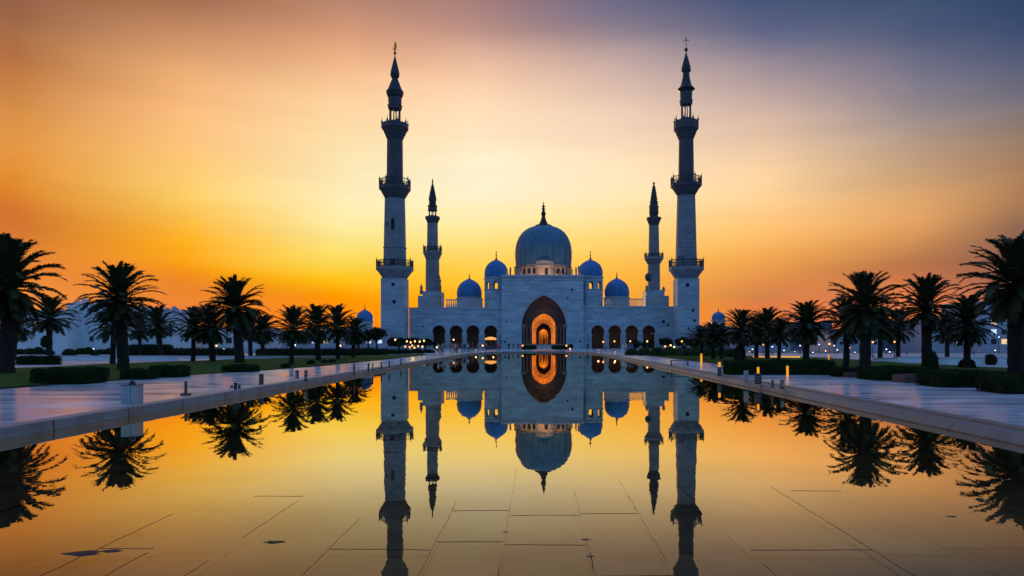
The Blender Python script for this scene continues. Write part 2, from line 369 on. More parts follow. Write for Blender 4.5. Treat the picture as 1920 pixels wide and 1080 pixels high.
ol = outline(-.02, 20)
w = MB(); w.add([(x,y,0.0) for x,y in ol], [tuple(range(len(ol)-1,-1,-1))]); wo_ = w.build('water', M['water']); tag(wo_, kind='structure')
ol = outline(.2, 20)
f = MB(); f.add([(x,y,-.12) for x,y in ol], [tuple(range(len(ol)-1,-1,-1))])
rs = random.Random(21)
def ridge(xa, ya, xb, yb):                        # raised dark line added along a joint, standing for the broken reflection
    d = Vector((xb-xa, yb-ya, 0)); L_ = d.length
    if L_ < .05: return
    q = Vector((-d.y, d.x, 0))/L_; n_ = max(2, int(L_/.16)); vs = []
    base = rs.uniform(.002,.0055)*max(.35, 1.15-max(0,ya-6)/9)
    for k in range(n_+1):
        u = k/n_; o_ = rs.uniform(-.009,.009); w_ = base*rs.uniform(.3,1.7)*(3.0 if rs.random() < .035 else 1); c = Vector((xa,ya,0))+d*u+q*o_
        vs += [tuple(c-q*w_+Vector((0,0,-.004))), tuple(c+Vector((0,0,.0035))), tuple(c+q*w_+Vector((0,0,-.004)))]
    f.m = 0; f.add(vs, [(3*k+i, 3*k+i+1, 3*k+4+i, 3*k+3+i) for k in range(n_) for i in (0,1) if rs.random() < .93]); f.m = 1
bounds = [-.38, .53]
while bounds[-1] < XR0-.6: bounds.append(bounds[-1]+rs.choice((.6,.75,.85,.95,1.1,1.3)))
while bounds[0] > XL0+.6: bounds.insert(0, bounds[0]-rs.choice((.6,.75,.85,.95,1.1,1.3)))
for xb_ in bounds:
    yy_ = 2.0
    while yy_ < 15:
        l_ = rs.uniform(.5,2.2)
        if rs.random() < max(.0, 1.0-(yy_-5)/7-max(0,abs(xb_)-1.5)*.09): ridge(xb_, yy_, xb_, yy_+l_)
        yy_ += l_
f.m = 1      # uneven stone slabs laid in long rows, with worn corners and open joints
for x, xe in zip(bounds, bounds[1:]):
    wd = xe-x; y = 1.5-rs.random()
    while y < 62:
        ln_ = rs.uniform(.8,2.5); gx, gy = rs.uniform(.008,.02), rs.uniform(.008,.018); zz = [-.085+rs.uniform(-.012,.012) for _ in range(4)]
        j = lambda: rs.uniform(-.012,.012)
        x0, x1, y0, y1 = x+gx, x+wd-gx, y+gy, y+ln_-gy; ch = [rs.uniform(.01,.03) if rs.random() < .8 else rs.uniform(.05,.16) for _ in range(4)]
        xm_, ym_ = (x0+x1)/2, (y0+y1)/2
        out = [(x0+ch[0],y0,zz[0]),(xm_,y0+j(),(zz[0]+zz[1])/2),(x1-ch[1],y0,zz[1]),(x1,y0+ch[1],zz[1]),(x1+j(),ym_,(zz[1]+zz[2])/2),(x1,y1-ch[2],zz[2]),(x1-ch[2],y1,zz[2]),(xm_,y1+j(),(zz[2]+zz[3])/2),(x0+ch[3],y1,zz[3]),(x0,y1-ch[3],zz[3]),(x0+j(),ym_,(zz[3]+zz[0])/2),(x0,y0+ch[0],zz[0])]
        f.add([(xm_,ym_,sum(zz)/4)]+out, [(0,1+k,1+(k+1)%12) for k in range(12)])
        y += ln_
        if y < 13 and rs.random() < 1.0-(y-5)/7-max(0,abs(x)-1.5)*.09: ridge(x+gx, y, x+wd-gx, y+rs.uniform(-.03,.03))
f.m = 0
for sx_, sy_, sr_ in ((-4.75,7.1,.17),(-4.5,7.18,.10),(-2.9,7.5,.11),(-.38,7.9,.035),(.53,7.6,.05),(.53,7.0,.04),(5.2,8.6,.07)):   # wet silt patches
    pts_ = [(sx_+sr_*(.75+.2*math.sin(a*1.7+sx_*3)+rs.uniform(-.06,.06))*math.cos(a*PI/9)*1.4, sy_+sr_*(.75+.2*math.sin(a*1.1+sy_*5)+rs.uniform(-.06,.06))*math.sin(a*PI/9)*.7, .001) for a in range(18)]
    f.add([(sx_,sy_,.003)]+pts_, [(0,1+k,1+(k+1)%18) for k in range(18)])
tag(f.build('pool_floor', [M['bed'], M['floor']]), kind='structure')

full = lambda off: outline(off, 60)
half = len(full(0))//2
kl = MB(); sec = [(0.0,-.12),(0.0,.05),(.015,.06),(.015,.245),(.03,.262),(.44,.262),(.455,.25),(.455,G-.02)]
sweep(kl, [(full(o)[:half+1], z) for o, z in sec]); tag(kl.build('kerb', M['kerbstone']), kind='structure')
kr = MB(); sec = [(0.0,-.12),(0.0,.03),(.02,.045),(.20,.195),(.62,.205),(.64,.19),(.66,.19),(.67,.245),(.70,.26),(.98,.26),(1.0,G-.02)]
sweep(kr, [(full(o)[half:], z) for o, z in sec]); tag(kr.build('kerb', M['coping']), kind='structure')

XLP = [(-12,-22.6),(22.6,-22.6),(30.5,-22.3),(39.6,-21.0),(46.4,-19.0),(56.5,-17.6),(79,-17.0),(104,-16.6)]
XRP = [(-12,19.2),(27,19.0),(34,18.7),(40.7,17.9),(50,16.1),(58,15.8),(79,15.8),(104,15.6)]
def interp(tab, y):
    if y <= tab[0][0]: return tab[0][1]
    for (a, xa), (b, xb) in zip(tab, tab[1:]):
        if y <= b: return xa+(xb-xa)*(y-a)/(b-a)
    return tab[-1][1]
wk = MB()
ys = [-12+i*2 for i in range(57)]
wk.add([(interp(XLP,y), y, G) for y in ys]+[(XL0-.4, y, G) for y in ys], [(i, len(ys)+i, len(ys)+i+1, i+1) for i in range(len(ys)-1)])
wk.add([(XR0+.9, y, G) for y in ys]+[(interp(XRP,y), y, G) for y in ys], [(i, len(ys)+i, len(ys)+i+1, i+1) for i in range(len(ys)-1)])
a_ = arc(.4); h2 = len(a_)//2
left_a = [p for p in a_[:h2+1]]; right_a = a_[h2:]
wk.add([(-34 if y > 104.01 else -16.6, y, G) for x,y in left_a]+[(x,y,G) for x,y in left_a], [(i, len(left_a)+i, len(left_a)+i+1, i+1) for i in range(len(left_a)-1)])
wk.add([(x,y,G) for x,y in right_a]+[(34 if y > 104.01 else 15.6, y, G) for x,y in right_a], [(i, len(right_a)+i, len(right_a)+i+1, i+1) for i in range(len(right_a)-1)])
yt = a_[h2][1]
wk.add([(-34,yt,G),(34,yt,G),(34,199,G),(-34,199,G)], [(0,1,2,3)])
tag(wk.build('walkway', M['walk']), kind='structure')

def lawn(edge, outer, sgn):
    """strip between the walk edge and an outer polyline, gently crowned, with a cut edge"""
    mb = MB(); N = 10; ysl = [20+i*(104-20)/40 for i in range(41)]; vs = []
    for y in ysl:
        a = interp(edge, y); b = interp(outer, y)
        for k in range(N+1):
            u = k/N; vs.append((a+(b-a)*u, y, G+.01+ .16*math.sin(PI*min(1,u*1.1+.02))**.7 + .02*math.sin(y*.7+k)))
    mb.add(vs, [(i*(N+1)+k, i*(N+1)+k+1, (i+1)*(N+1)+k+1, (i+1)*(N+1)+k) for i in range(40) for k in range(N)])
    return mb.build('lawn', M['grass'], smooth=True)
tag(lawn([(y,x-.35) for y,x in XLP], [(20,-41),(51,-39.6),(64,-38.5),(81,-34),(94,-27),(104,-18.7)], -1), kind='structure')
tag(lawn([(y,x+.5) for y,x in XRP], [(20,38),(51,36),(64,34.5),(85,36),(96,33),(104,22.6)], 1), kind='structure')
# soil strips along the lawn edges
so = MB()
for tab, d in ((XLP,-1),(XRP,1)):
    yy = [18+i*2 for i in range(44)]
    so.add([(interp(tab,y)+d*.0, y, G+.008) for y in yy]+[(interp(tab,y)+d*.9, y, G+.008) for y in yy], [(i, len(yy)+i, len(yy)+i+1, i+1) for i in range(len(yy)-1)])
tag(so.build('soil', M['soil']), kind='structure')
pv = MB()
pv.add([(-120,22,G-.008),(-39,22,G-.008),(-38.3,64,G-.008),(-27,95,G-.008),(-17,108,G-.008),(-17,118,G-.008),(-120,118,G-.008)], [tuple(range(7))])
pv.add([(120,22,G-.008),(37,22,G-.008),(34,64,G-.008),(35,85,G-.008),(22.6,106,G-.008),(16,118,G-.008),(120,118,G-.008)], [tuple(range(6,-1,-1))])
tag(pv.build('paving', M['pale_paving']), kind='structure')

# ------------------------------------------------------------------ mosque
def arch_pts(cx, half, zs, za, n=10, point=.0, bulge=0.0):
    """left spring to right spring. point: how pointed; bulge: horseshoe widening"""
    c = point*half; R = half+c; nat = math.sqrt(R*R-c*c); k = (za-zs)/nat; pts = []
    amax = math.acos(c/R)
    left = []
    for i in range(n+1):
        a = amax*i/n; left.append((-(R*math.cos(a)-c), R*math.sin(a)*k))
    pts = [(cx+x, zs+z) for x, z in left]+[(cx-x, zs+z) for x, z in reversed(left[:-1])]
    if bulge:
        pts = [(cx-half+bulge, zs-.9*bulge-.25)]+[(cx-half+bulge*.3, zs-.3)]+pts+[(cx+half-bulge*.3, zs-.3)]+[(cx+half-bulge, zs-.9*bulge-.25)]
    return pts
def wall_with(x0, x1, z0, z1, openings, sill=None):
    out = [(x0, z0)]
    for a in openings:
        zb = z0
        out += [(a[0][0], zb)]+a+[(a[-1][0], zb)]
    out += [(x1, z0), (x1, z1), (x0, z1)]
    return out

YF = 200.0; s0 = YF/FPX
mosque = empty('mosque', (1.4, YF, G), 'white marble mosque with blue domes, glowing pointed entrance and arcaded wings', 'mosque')
xc = PX(1020, YF)
px0, px1 = PX(940,YF), PX(1094,YF); ztop = PZ(519,YF)
arch = arch_pts(xc, 42*s0, PZ(613,YF), PZ(553,YF), 14, .42)
pw = MB(); pw.prism(wall_with(px0, px1, G-.3, ztop, [arch]), YF, YF+2.5)
pw.box(px0, px0+1.2, YF+2.5, YF+26, G-.3, ztop); pw.box(px1-1.2, px1, YF+2.5, YF+26, G-.3, ztop)
pw.box(px0+1.2, px1-1.2, YF+2.5, YF+26, ztop-.8, ztop-.1)
portal = pw.build('portal_wall', M['marble'], mosque)
cn = MB(); cn.box(px0-.25, px1+.25, YF-.3, YF+3, ztop+.003, ztop+.55); cn.box(px0-.12, px1+.12, YF-.15, YF-.003, ztop-.9, ztop-.65)
cn.build('cornice', M['marble_trim'], portal)
# raised rim round the big arch
rim_ = MB(); ao = arch_pts(xc, 42*s0+.55, PZ(613,YF), PZ(553,YF)+.65, 14, .42)
ai = arch_pts(xc, 42*s0+.06, PZ(613,YF), PZ(553,YF)+.07, 14, .42)
pts = ao+list(reversed(ai)); 
for i in range(len(ao)-1):
    rim_.prism([ai[i], ai[i+1], ao[i+1], ao[i]], YF-.12, YF-.002)
rim_.build('arch_moulding', M['marble'], portal)
for px, py, r in ((1073,543,.35),(1064,558,.28),(950,603,.25),(1088,640,.3),(947,641,.3),(1086,600,.18),(960,540,.14),(1050,533,.14)):
    vt = MB(); x, z = PX(px,YF), PZ(py,YF); vt.prism([(x+r*math.cos(a*PI/4), z+r*math.sin(a*PI/4)) for a in range(8)], YF-.06, YF-.002); vt.build('vent', M['void'], portal)

# porch recess
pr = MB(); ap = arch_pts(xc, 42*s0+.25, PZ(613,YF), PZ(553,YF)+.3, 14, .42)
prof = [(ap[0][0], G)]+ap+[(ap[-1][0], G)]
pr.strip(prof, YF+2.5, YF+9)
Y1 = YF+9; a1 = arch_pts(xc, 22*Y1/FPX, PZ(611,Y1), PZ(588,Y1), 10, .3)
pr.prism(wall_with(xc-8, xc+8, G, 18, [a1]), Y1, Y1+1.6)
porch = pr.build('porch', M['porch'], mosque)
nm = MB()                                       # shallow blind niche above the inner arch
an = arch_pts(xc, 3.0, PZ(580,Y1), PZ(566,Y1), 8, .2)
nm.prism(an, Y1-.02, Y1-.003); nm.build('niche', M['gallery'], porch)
FZ = 1.55
fl = MB(); fl.box(xc-6.7, xc+6.7, YF+.4, YF+34, G-.2, FZ); fl.build('porch_floor', M['porch_col'], mosque)
for s_ in (-1, 1):
    for k in range(3):
        c = MB(); x = xc+s_*(6.1-k*.95); y = YF+2.9+k*2.0
        c.lathe(x, y, [(.5,FZ),(.5,FZ+.4),(.36,FZ+.55),(.34,6.3),(.52,6.7),(.55,7.1)], 12)
        c.build('column', M['porch_col'], porch, smooth=True, auto=40)
    c = MB(); c.box(xc+s_*6.0-.7, xc+s_*6.0+.7, YF-.35, YF-.003, 6.6, 7.3); c.build('capital', M['greytrim'], portal)
# hall 1 (lit), then a darker wall, hall 2, a small bright arch
h1 = MB(); a_out = arch_pts(xc, 5.2, 8.2, 12.6, 10, .3)
h1.strip([(a_out[0][0], FZ)]+a_out+[(a_out[-1][0], FZ)], Y1+1.6, Y1+7)
Y2 = Y1+7; a2 = arch_pts(xc, 14*Y2/FPX, PZ(622,Y2), PZ(606,Y2), 10, .25)
h1.prism(wall_with(xc-6, xc+6, FZ-.05, 14, [a2]), Y2, Y2+.5); hall = h1.build('vestibule', M['inner'], mosque)
for rr_, dd_ in ((.35,.10),(.95,.06)):
    q0 = arch_pts(xc, 14*Y2/FPX+rr_, PZ(622,Y2), PZ(606,Y2)+rr_, 10, .25); q1 = arch_pts(xc, 14*Y2/FPX+rr_+.16, PZ(622,Y2), PZ(606,Y2)+rr_+.16, 10, .25)
    mo = MB()
    for i in range(len(q0)-1): mo.prism([q0[i], q0[i+1], q1[i+1], q1[i]], Y2-dd_, Y2-.002)
    mo.build('arch_moulding', M['porch_col'], hall)
h2_ = MB(); a2b = arch_pts(xc, 14*Y2/FPX+.05, PZ(622,Y2), PZ(606,Y2)+.05, 10, .25)
h2_.strip([(a2b[0][0], FZ)]+a2b+[(a2b[-1][0], FZ)], Y2+.5, Y2+5)
Y3 = Y2+5; a3 = arch_pts(xc, 8.6*Y3/FPX, PZ(627,Y3), PZ(617,Y3), 8, .2)
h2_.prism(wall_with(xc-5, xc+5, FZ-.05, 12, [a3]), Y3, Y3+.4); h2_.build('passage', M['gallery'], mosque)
h3 = MB(); h3.box(xc-3, xc+3, Y3+5, Y3+5.3, FZ-.05, 8); h3.box(xc-3.2, xc-3, Y3+.4, Y3+5, FZ-.05, 8); h3.box(xc+3, xc+3.2, Y3+.4, Y3+5, FZ-.05, 8); h3.box(xc-3, xc+3, Y3+.4, Y3+5, 7.8, 8)
hb = h3.build('prayer_hall', M['inner'], mosque)
gd = MB()
for x in (-.95, .1, 1.05): gd.box(xc+x-.12, xc+x+.12, Y3+3.2, Y3+3.4, FZ, 4.6)
gd.box(xc-.2, xc+.5, Y3+3.1, Y3+3.19, FZ, 3.3); gd.build('screen', M['gallery'], hb)
def point(name, loc, power, col, r=.15):
    l = bpy.data.lights.new(name, 'POINT'); l.energy = power; l.color = col; l.shadow_soft_size = r
    o = bpy.data.objects.new(name, l); COL.objects.link(o); o.location = loc; return o
AMB = (1,.30,.018)
for x in (-4.4, 4.4):
    for z in (3.4, 7.4): point('hall_lamp', (xc+x*1.04, Y1+4.6, z), 215, AMB)
point('hall_lamp', (xc, Y1+4.2, 11.7), 260, AMB)
point('hall_lamp', (xc, Y3+2.2, 7.0), 380, (1,.33,.022))
point('porch_fill', (xc, YF+5.5, 12.5), 62, (1,.58,.34), 0.0);  # added warm fill without a fitting, unseen, brightens the brown recess
# steps and flank walls
st = MB()
for k in range(6): st.box(PX(1007,198), PX(1033,198), YF-3.2+k*.55, YF+.4, G+.02+k*.18, G+.2+k*.18-.003*k)
st.build('stairs', M['marble_trim'], mosque)

# wings
def wing(px_a, px_b, top_py, centres, hwp):
    Yw = YF+1.5; s = Yw/FPX; x0, x1 = PX(px_a,Yw), PX(px_b,Yw); zt = PZ(top_py,Yw)
    ops = [arch_pts(PX(c,Yw), hwp*s, PZ(623,Yw), PZ(610,Yw), 9, .0, .22) for c in centres]
    m = MB(); m.prism(wall_with(x0, x1, G-.3, zt, ops), Yw, Yw+1.3); m.box(x0, x1, Yw+1.3, Yw+14, zt-.7, zt-.05)
    wl = m.build('wing_wall', M['marble'], mosque)
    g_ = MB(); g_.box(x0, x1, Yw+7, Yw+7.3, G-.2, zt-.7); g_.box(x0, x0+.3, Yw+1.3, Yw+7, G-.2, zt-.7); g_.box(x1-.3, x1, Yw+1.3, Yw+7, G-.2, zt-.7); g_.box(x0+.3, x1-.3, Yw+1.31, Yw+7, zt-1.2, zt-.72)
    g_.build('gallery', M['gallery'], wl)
    c = MB(); c.box(x0, x1, Yw-.25, Yw+1.4, zt+.003, zt+.4); c.box(x0, x1, Yw-.14, Yw-.002, zt-1.35, zt-1.1); c.build('cornice', M['marble_trim'], wl)
    d = [(centres[i]+centres[i+1])/2 for i in range(len(centres)-1)]
    for q in [centres[0]-16]+d+[centres[-1]+16]:
        k = MB(); xq = PX(q,Yw); k.box(xq-.72, xq+.72, Yw-.2, Yw-.002, 4.55, 4.95); k.box(xq-.6, xq+.6, Yw-.12, Yw-.003, 4.2, 4.54)
        k.lathe(xq, Yw-.22, [(.34,G),(.34,G+.4),(.22,G+.5),(.2,3.9),(.3,4.2)], 10); k.build('column', M['marble_trim'], wl)
    return wl
CL = [823,855,886.5,920]; CR = [1121,1153,1185,1217]
wl = wing(767, 940, 579, CL, 12.6); wr = wing(1094, 1268, 577, CR, 12.6)
for c in CL: point('gallery_lamp', (PX(c,YF)+.4, YF+5.5, 2.4), 9, (1,.5,.15), .2)
for c in CR: point('gallery_lamp', (PX(c,YF)+.6, YF+5.2, 3.6), 22, (1,.48,.24), .2)
for px, py, r, w_ in ((1244,603,.45,wr),(1252,609,.32,wr),(793,612,.22,wl),(1110,597,.16,wr),(1198,590,.16,wr)):
    v = MB(); x, z = PX(px,YF+1.5), PZ(py,YF+1.5); v.prism([(x+r*1.2*math.cos(a*PI/4), z+r*math.sin(a*PI/4)) for a in range(8)], YF+1.42, YF+1.498); v.build('vent', M['void'], w_)

# small blue domes
def onion(hw_, h):
    p = []
    for u, r in ((0,.955),(.08,.985),(.2,1.0),(.34,.985),(.48,.93),(.6,.85),(.71,.73),(.8,.58),(.87,.42),(.925,.26),(.965,.13),(1.0,.035)):
        p.append((hw_*r, h*u))
    return p
def finial(mb, x, y, z, h, r):
    mb.lathe(x, y, [(r*1.2,z),(r*.5,z+.08*h),(r,z+.16*h),(r*.4,z+.24*h),(r*.28,z+.4*h),(r*.7,z+.47*h),(r*.25,z+.54*h),(r*.2,z+.7*h),(r*.5,z+.75*h),(r*.15,z+.8*h),(r*.05,z+h)], 8)
def small_dome(px, Y, base_py, apex_py, tip_py, hwp, parent):
    s = Y/FPX; x = PX(px,Y); z0, z1 = PZ(base_py,Y), PZ(apex_py,Y)
    d = MB(); d.lathe(x, Y, [(r, z0+z) for r, z in onion(hwp*s, z1-z0)], 40, cap=False)
    o = d.build('dome', M['domeblue'], parent, smooth=True)
    f_ = MB(); finial(f_, x, Y, z1-.35, PZ(tip_py,Y)-z1+.35, 2.4*s); f_.build('finial', M['lead'], o)
    r = MB(); r.lathe(x, Y, [(hwp*s*.95,z0-.5),(hwp*s*1.06,z0-.4),(hwp*s*1.06,z0-.15),(hwp*s*.97,z0+.002)], 40); r.build('dome_ring', M['marble_trim'], o)
    return o
def tower(px, Y, hwp, top_py, dome_base, apex, tip):
    s = Y/FPX; x = PX(px,Y); h = hwp*s; zt = PZ(top_py,Y); zw0, zw1 = PZ(544,Y), PZ(527,Y)
    tm = MB(); tm.octa(x, Y, [(h,PZ(578,YF+1.5)-.6),(h,zw0-.1)]); tm.octa(x, Y, [(h*1.05,zw0-.1),(h*1.05,zw0+.15)])
    R = h/math.cos(PI/8)
    for i in range(8):                          # corner piers, arches between them are open
        a0, a1 = PI/8+2*PI*i/8, PI/8+2*PI*(i+1)/8
        p0 = Vector((x+R*math.sin(a0), Y-R*math.cos(a0), 0)); p1 = Vector((x+R*math.sin(a1), Y-R*math.cos(a1), 0)); inw = (Vector((x,Y,0))-(p0+p1)/2).normalized()*.35
        segs = [(0,.28),(.72,1)]
        for u, v in segs:
            q = [p0.lerp(p1,u), p0.lerp(p1,v)]; b0, b1 = q; c0, c1 = b0+inw, b1+inw
            tm.add([(p.x,p.y,zw0+.15) for p in (b0,b1,c1,c0)]+[(p.x,p.y,zw1-.3) for p in (b0,b1,c1,c0)], [(0,1,5,4),(1,2,6,5),(2,3,7,6),(3,0,4,7)])
        for k in range(4):                      # stepped arch head
            u = .28+.05*k; v = 1-u; za = zw1-.9+.2*k
            for (e0, e1) in ((.28, u+.03), (v-.03, .72)):
                b0, b1 = p0.lerp(p1,e0), p0.lerp(p1,e1); c0, c1 = b0+inw*.98, b1+inw*.98
                tm.add([(p.x,p.y,za+.2*0) for p in (b0,b1,c1,c0)]+[(p.x,p.y,zw1-.3-.001*k) for p in (b0,b1,c1,c0)], [(0,1,2,3),(0,1,5,4),(1,2,6,5),(3,0,4,7)]) if k == 0 else None
    tm.octa(x, Y, [(h,zw1-.3),(h,zt-.3),(h*1.06,zt-.2),(h*1.06,zt)])
    t_ = tm.build('dome_tower', M['marble'], mosque)
    small_dome(px, Y, dome_base, apex, tip, hwp+.8, mosque)
    return t_
tower(930.5, 207, 21.5, 522, 521, 486, 468); tower(1107, 207, 22.5, 520, 519, 486, 468)
for px, Y, hwp, bpy_, ap_, tip in ((880,214,23.5,558,522,512),(1156.5,214,23.5,557,521,508)):
    x = PX(px,Y); s = Y/FPX; d = MB(); d.lathe(x, Y, [(hwp*s,G),(hwp*s,PZ(bpy_,Y)-.5)], 32); d.build('drum', M['marble_trim'], mosque, smooth=True, auto=40)
    small_dome(px, Y, bpy_, ap_, tip, hwp, mosque)

# balustrades on the wing roofs
def balustrade(pxa, pxb, zb, zt, Y, n, rad, m):
    b = MB(); xa, xb = PX(pxa,Y), PX(pxb,Y)
    b.box(xa, xb, Y-.22, Y+.22, zb, zb+.25); b.box(xa-.05, xb+.05, Y-.25, Y+.25, zt-.25, zt)
    for i in range(n):
        x = xa+(xb-xa)*(i+.5)/n
        if rad > .1: b.lathe(x, Y, [(rad*.8,zb+.25),(rad,zb+.7),(rad*.45,zt-.9),(rad*.8,zt-.25)], 8)
        else: b.box(x-rad, x+rad, Y-rad, Y+rad, zb+.25, zt-.25)
    return b.build('balustrade', m, mosque)
zr = PZ(578,YF)+.4
balustrade(836, 906, zr, PZ(561,203), 203, 17, .26, M['marble_trim'])
balustrade(1132, 1206, zr+.2, PZ(560,203), 203, 40, .06, M['post_pale'])

# great dome
YD = 228.0; sD = YD/FPX; xD = PX(1019,YD); zD0 = PZ(500,YD)
prof = [(50.5,500),(51.4,492),(52,482),(52,472),(51,462),(48.6,453),(44.6,444.5),(39.5,437.5),(34,432.5),(27.5,428.5),(21,426),(15,424.5)]
ribs = lambda a, k: 1+.007*abs(math.cos(a*20))**6*1.6
gdm = MB(); ribs = lambda a, k: 1+.02*abs(math.cos(a*16))**8
gdm.lathe(xD, YD, [(r*sD, PZ(y,YD)) for r, y in prof], 160, cap=False, mod=ribs)
dome = gdm.build('great_dome', M['leadblue'], mosque, smooth=True)
sp_ = MB(); sp_.lathe(xD, YD, [(r*sD, PZ(y,YD)) for r, y in ((15.5,426),(16.2,424),(15.5,422.5),(9,421),(7.5,418),(5.5,414),(4,409),(3.2,405.5),(4.2,402),(4.4,399),(2.6,396),(2.2,393.5),(4,392),(2,390.5),(1.7,388.5),(3.8,387),(1.5,385.5),(1,383),(.3,378))], 12)
sp_.build('finial', M['bronze'], dome)
rg = MB(); rg.lathe(xD, YD, [(50*sD,PZ(504,YD)),(52.5*sD,PZ(503,YD)),(53*sD,PZ(500.5,YD)),(50.6*sD,PZ(499.5,YD))], 64); rg.build('dome_ring', M['grey_shaded_stone'], dome)
dr = MB(); dr.lathe(xD, YD, [(49.5*sD,ztop-.7),(49.5*sD,PZ(503.8,YD))], 48)
drum = dr.build('great_drum', M['drumstone'], mosque, smooth=True, auto=40)
Rd = 49.5*sD
for i in range(28):
    a = 2*PI*(i+.5)/28
    if math.cos(a) < -.25: continue
    wd = MB(); x, y = xD+Rd*math.sin(a), YD-Rd*math.cos(a); ca, sa = math.cos(a), math.sin(a)
    loc = arch_pts(0, .62, PZ(510.5,YD), PZ(507.2,YD), 6)
    loc = [(-.62, PZ(517.5,YD))]+loc+[(.62, PZ(517.5,YD))]; n_p = len(loc)
    wd.add([(x+u*ca+.05*sa, y+u*sa-.05*ca, z) for u, z in loc]+[(x+u*ca-.2*sa, y+u*sa+.2*ca, z) for u, z in loc], [tuple(range(n_p))]+[(j,i2,n_p+i2,n_p+j) for i2 in range(n_p) for j in [(i2+1)%n_p]])
    wd.build('window', M['window_dark'], drum)
    p = MB(); b_a = 2*PI*i/28; p.lathe(xD+(Rd+.12)*math.sin(b_a), YD-(Rd+.12)*math.cos(b_a), [(.3,PZ(519,YD)),(.26,PZ(518,YD)),(.24,PZ(506,YD)),(.36,PZ(504.5,YD))], 8); p.build('column', M['drumstone'], drum)
# round apse in front of the drum
ya = YD-7.6; xa_ = PX(1021,ya); ha = 18*ya/FPX
apm = MB(); apm.lathe(xa_, ya, [(ha,ztop-.7),(ha,PZ(501.5,ya)),(ha*1.08,PZ(500.5,ya)),(ha*1.08,PZ(498.5,ya)),(ha*.97,PZ(497.5,ya)),(ha*.97,PZ(493,ya)),(ha*1.02,PZ(492.5,ya)),(ha*1.02,PZ(491.5,ya))]+[(ha*.97*math.cos(t_*PI/16),PZ(491.5,ya)+ha*.24*math.sin(t_*PI/16)) for t_ in range(0,8)]+[(.05,PZ(491.5,ya)+ha*.25)], 32)
apse = apm.build('apse', M['drumstone'], mosque, smooth=True, auto=35)
for px, dark in ((1008,0),(1024,1),(1034,0)):
    a = math.asin((PX(px,ya)-xa_)/ha) if abs(PX(px,ya)-xa_) < ha else 0
    x, y = xa_+ha*math.sin(a), ya-ha*math.cos(a)
    wd = MB(); wd.box(x-.5, x+.5, y-.08, y+.5, PZ(517,ya), PZ(505,ya)); wd.build('window', M['window_dark'] if dark else M['grey_shaded_stone'], apse)
for x in (-6.5, 0.5, 7): point('drum_lamp', (xD+x, ya-6.5, ztop+.6), 620, (1,.48,.16), .2)
# little posts and pinnacles on the portal roof
for px, ptop, Y in ((957,500,216),(966,498,220),(975,504,214),(1080,500,216),(1085,497,222),(1072,503,214),(951,509,209),(1050,506,212)):
    p = MB(); x = PX(px,Y); zz = PZ(ptop,Y); p.lathe(x, Y, [(.42,ztop-.3),(.42,ztop+.8),(.28,ztop+1.0),(.28,zz-.9),(.38,zz-.8),(.15,zz-.3),(.03,zz)], 8); p.build('pinnacle', M['greytrim'], mosque)

# ------------------------------------------------------------------ minarets
def railing(x, y, hw_, z0, z1, parent, m, n=8, spikes=True, bars=6):
    r = MB(); R = hw_/math.cos(PI/n)
    cs = [(x+R*math.sin(PI/n+2*PI*i/n), y-R*math.cos(PI/n+2*PI*i/n)) for i in range(n)]
    for i in range(n):
        (xa, ya_), (xb, yb) = cs[i], cs[(i+1)%n]
        for z in (z0+.15, (z0+z1)/2, z1-.12): r.tube([(xa,ya_,z),(xb,yb,z)], .11 if z > z1-.2 else .07, 4)
        for k in range(1, bars): u = k/bars; r.tube([(xa+(xb-xa)*u, ya_+(yb-ya_)*u, z0),(xa+(xb-xa)*u, ya_+(yb-ya_)*u, z1-.12)], .065, 4)
        zt = z1+(.9 if spikes else .2); r.lathe(xa, ya_, [(.2,z0),(.2,z1),(.28,z1+.05),(.1,z1+.25),(.03,zt)], 6)
    return r.build('railing', m, parent)
def corbel(mb, x, y, h0, h1, z0, z1, zt):
    """stepped flare and a slab on it"""
    k = 4; pr_ = []
    for i in range(k):
        u = i/k; w0 = h0+(h1-h0)*((i+.1)/k)*.92; za, zb = z0+(z1-z0)*u, z0+(z1-z0)*(i+1)/k
        pr_ += [(w0*.95, za), (w0, za+(zb-za)*.25), (w0*1.02, zb-.01)]
    pr_ += [(h1*.98, z1), (h1, z1+.05), (h1, zt)]
    mb.octa(x, y, pr_)
    n = 16                                       # brackets under the slab
    for i in range(n):
        a = 2*PI*i/n+PI/n; r0, r1 = h0*1.0, h1*.96
        d = Vector((math.sin(a), -math.cos(a), 0)); q = Vector((-d.y, d.x, 0))*.16
        b = Vector((x,y,0))
        vs = []
        for sg in (-1,1):
            for r_, z in ((r0, z0),(r1, z1-.02),(r0, z1-.02)): p = b+d*r_+q*sg; vs.append((p.x,p.y,z))
        mb.add(vs, [(0,1,2),(3,5,4),(0,3,4,1),(1,4,5,2),(2,5,3,0)])
def slot(x, y, z0, z1, w_, depth, m, parent, arched=True):
    s = MB(); o = [(x-w_/2,z0)]+(arch_pts(x, w_/2, z1-w_*.7, z1, 5, .2) if arched else [(x-w_/2,z1),(x+w_/2,z1)])+[(x+w_/2,z0)]
    s.prism(o, y-.04, y+depth); return s.build('window', m, parent)

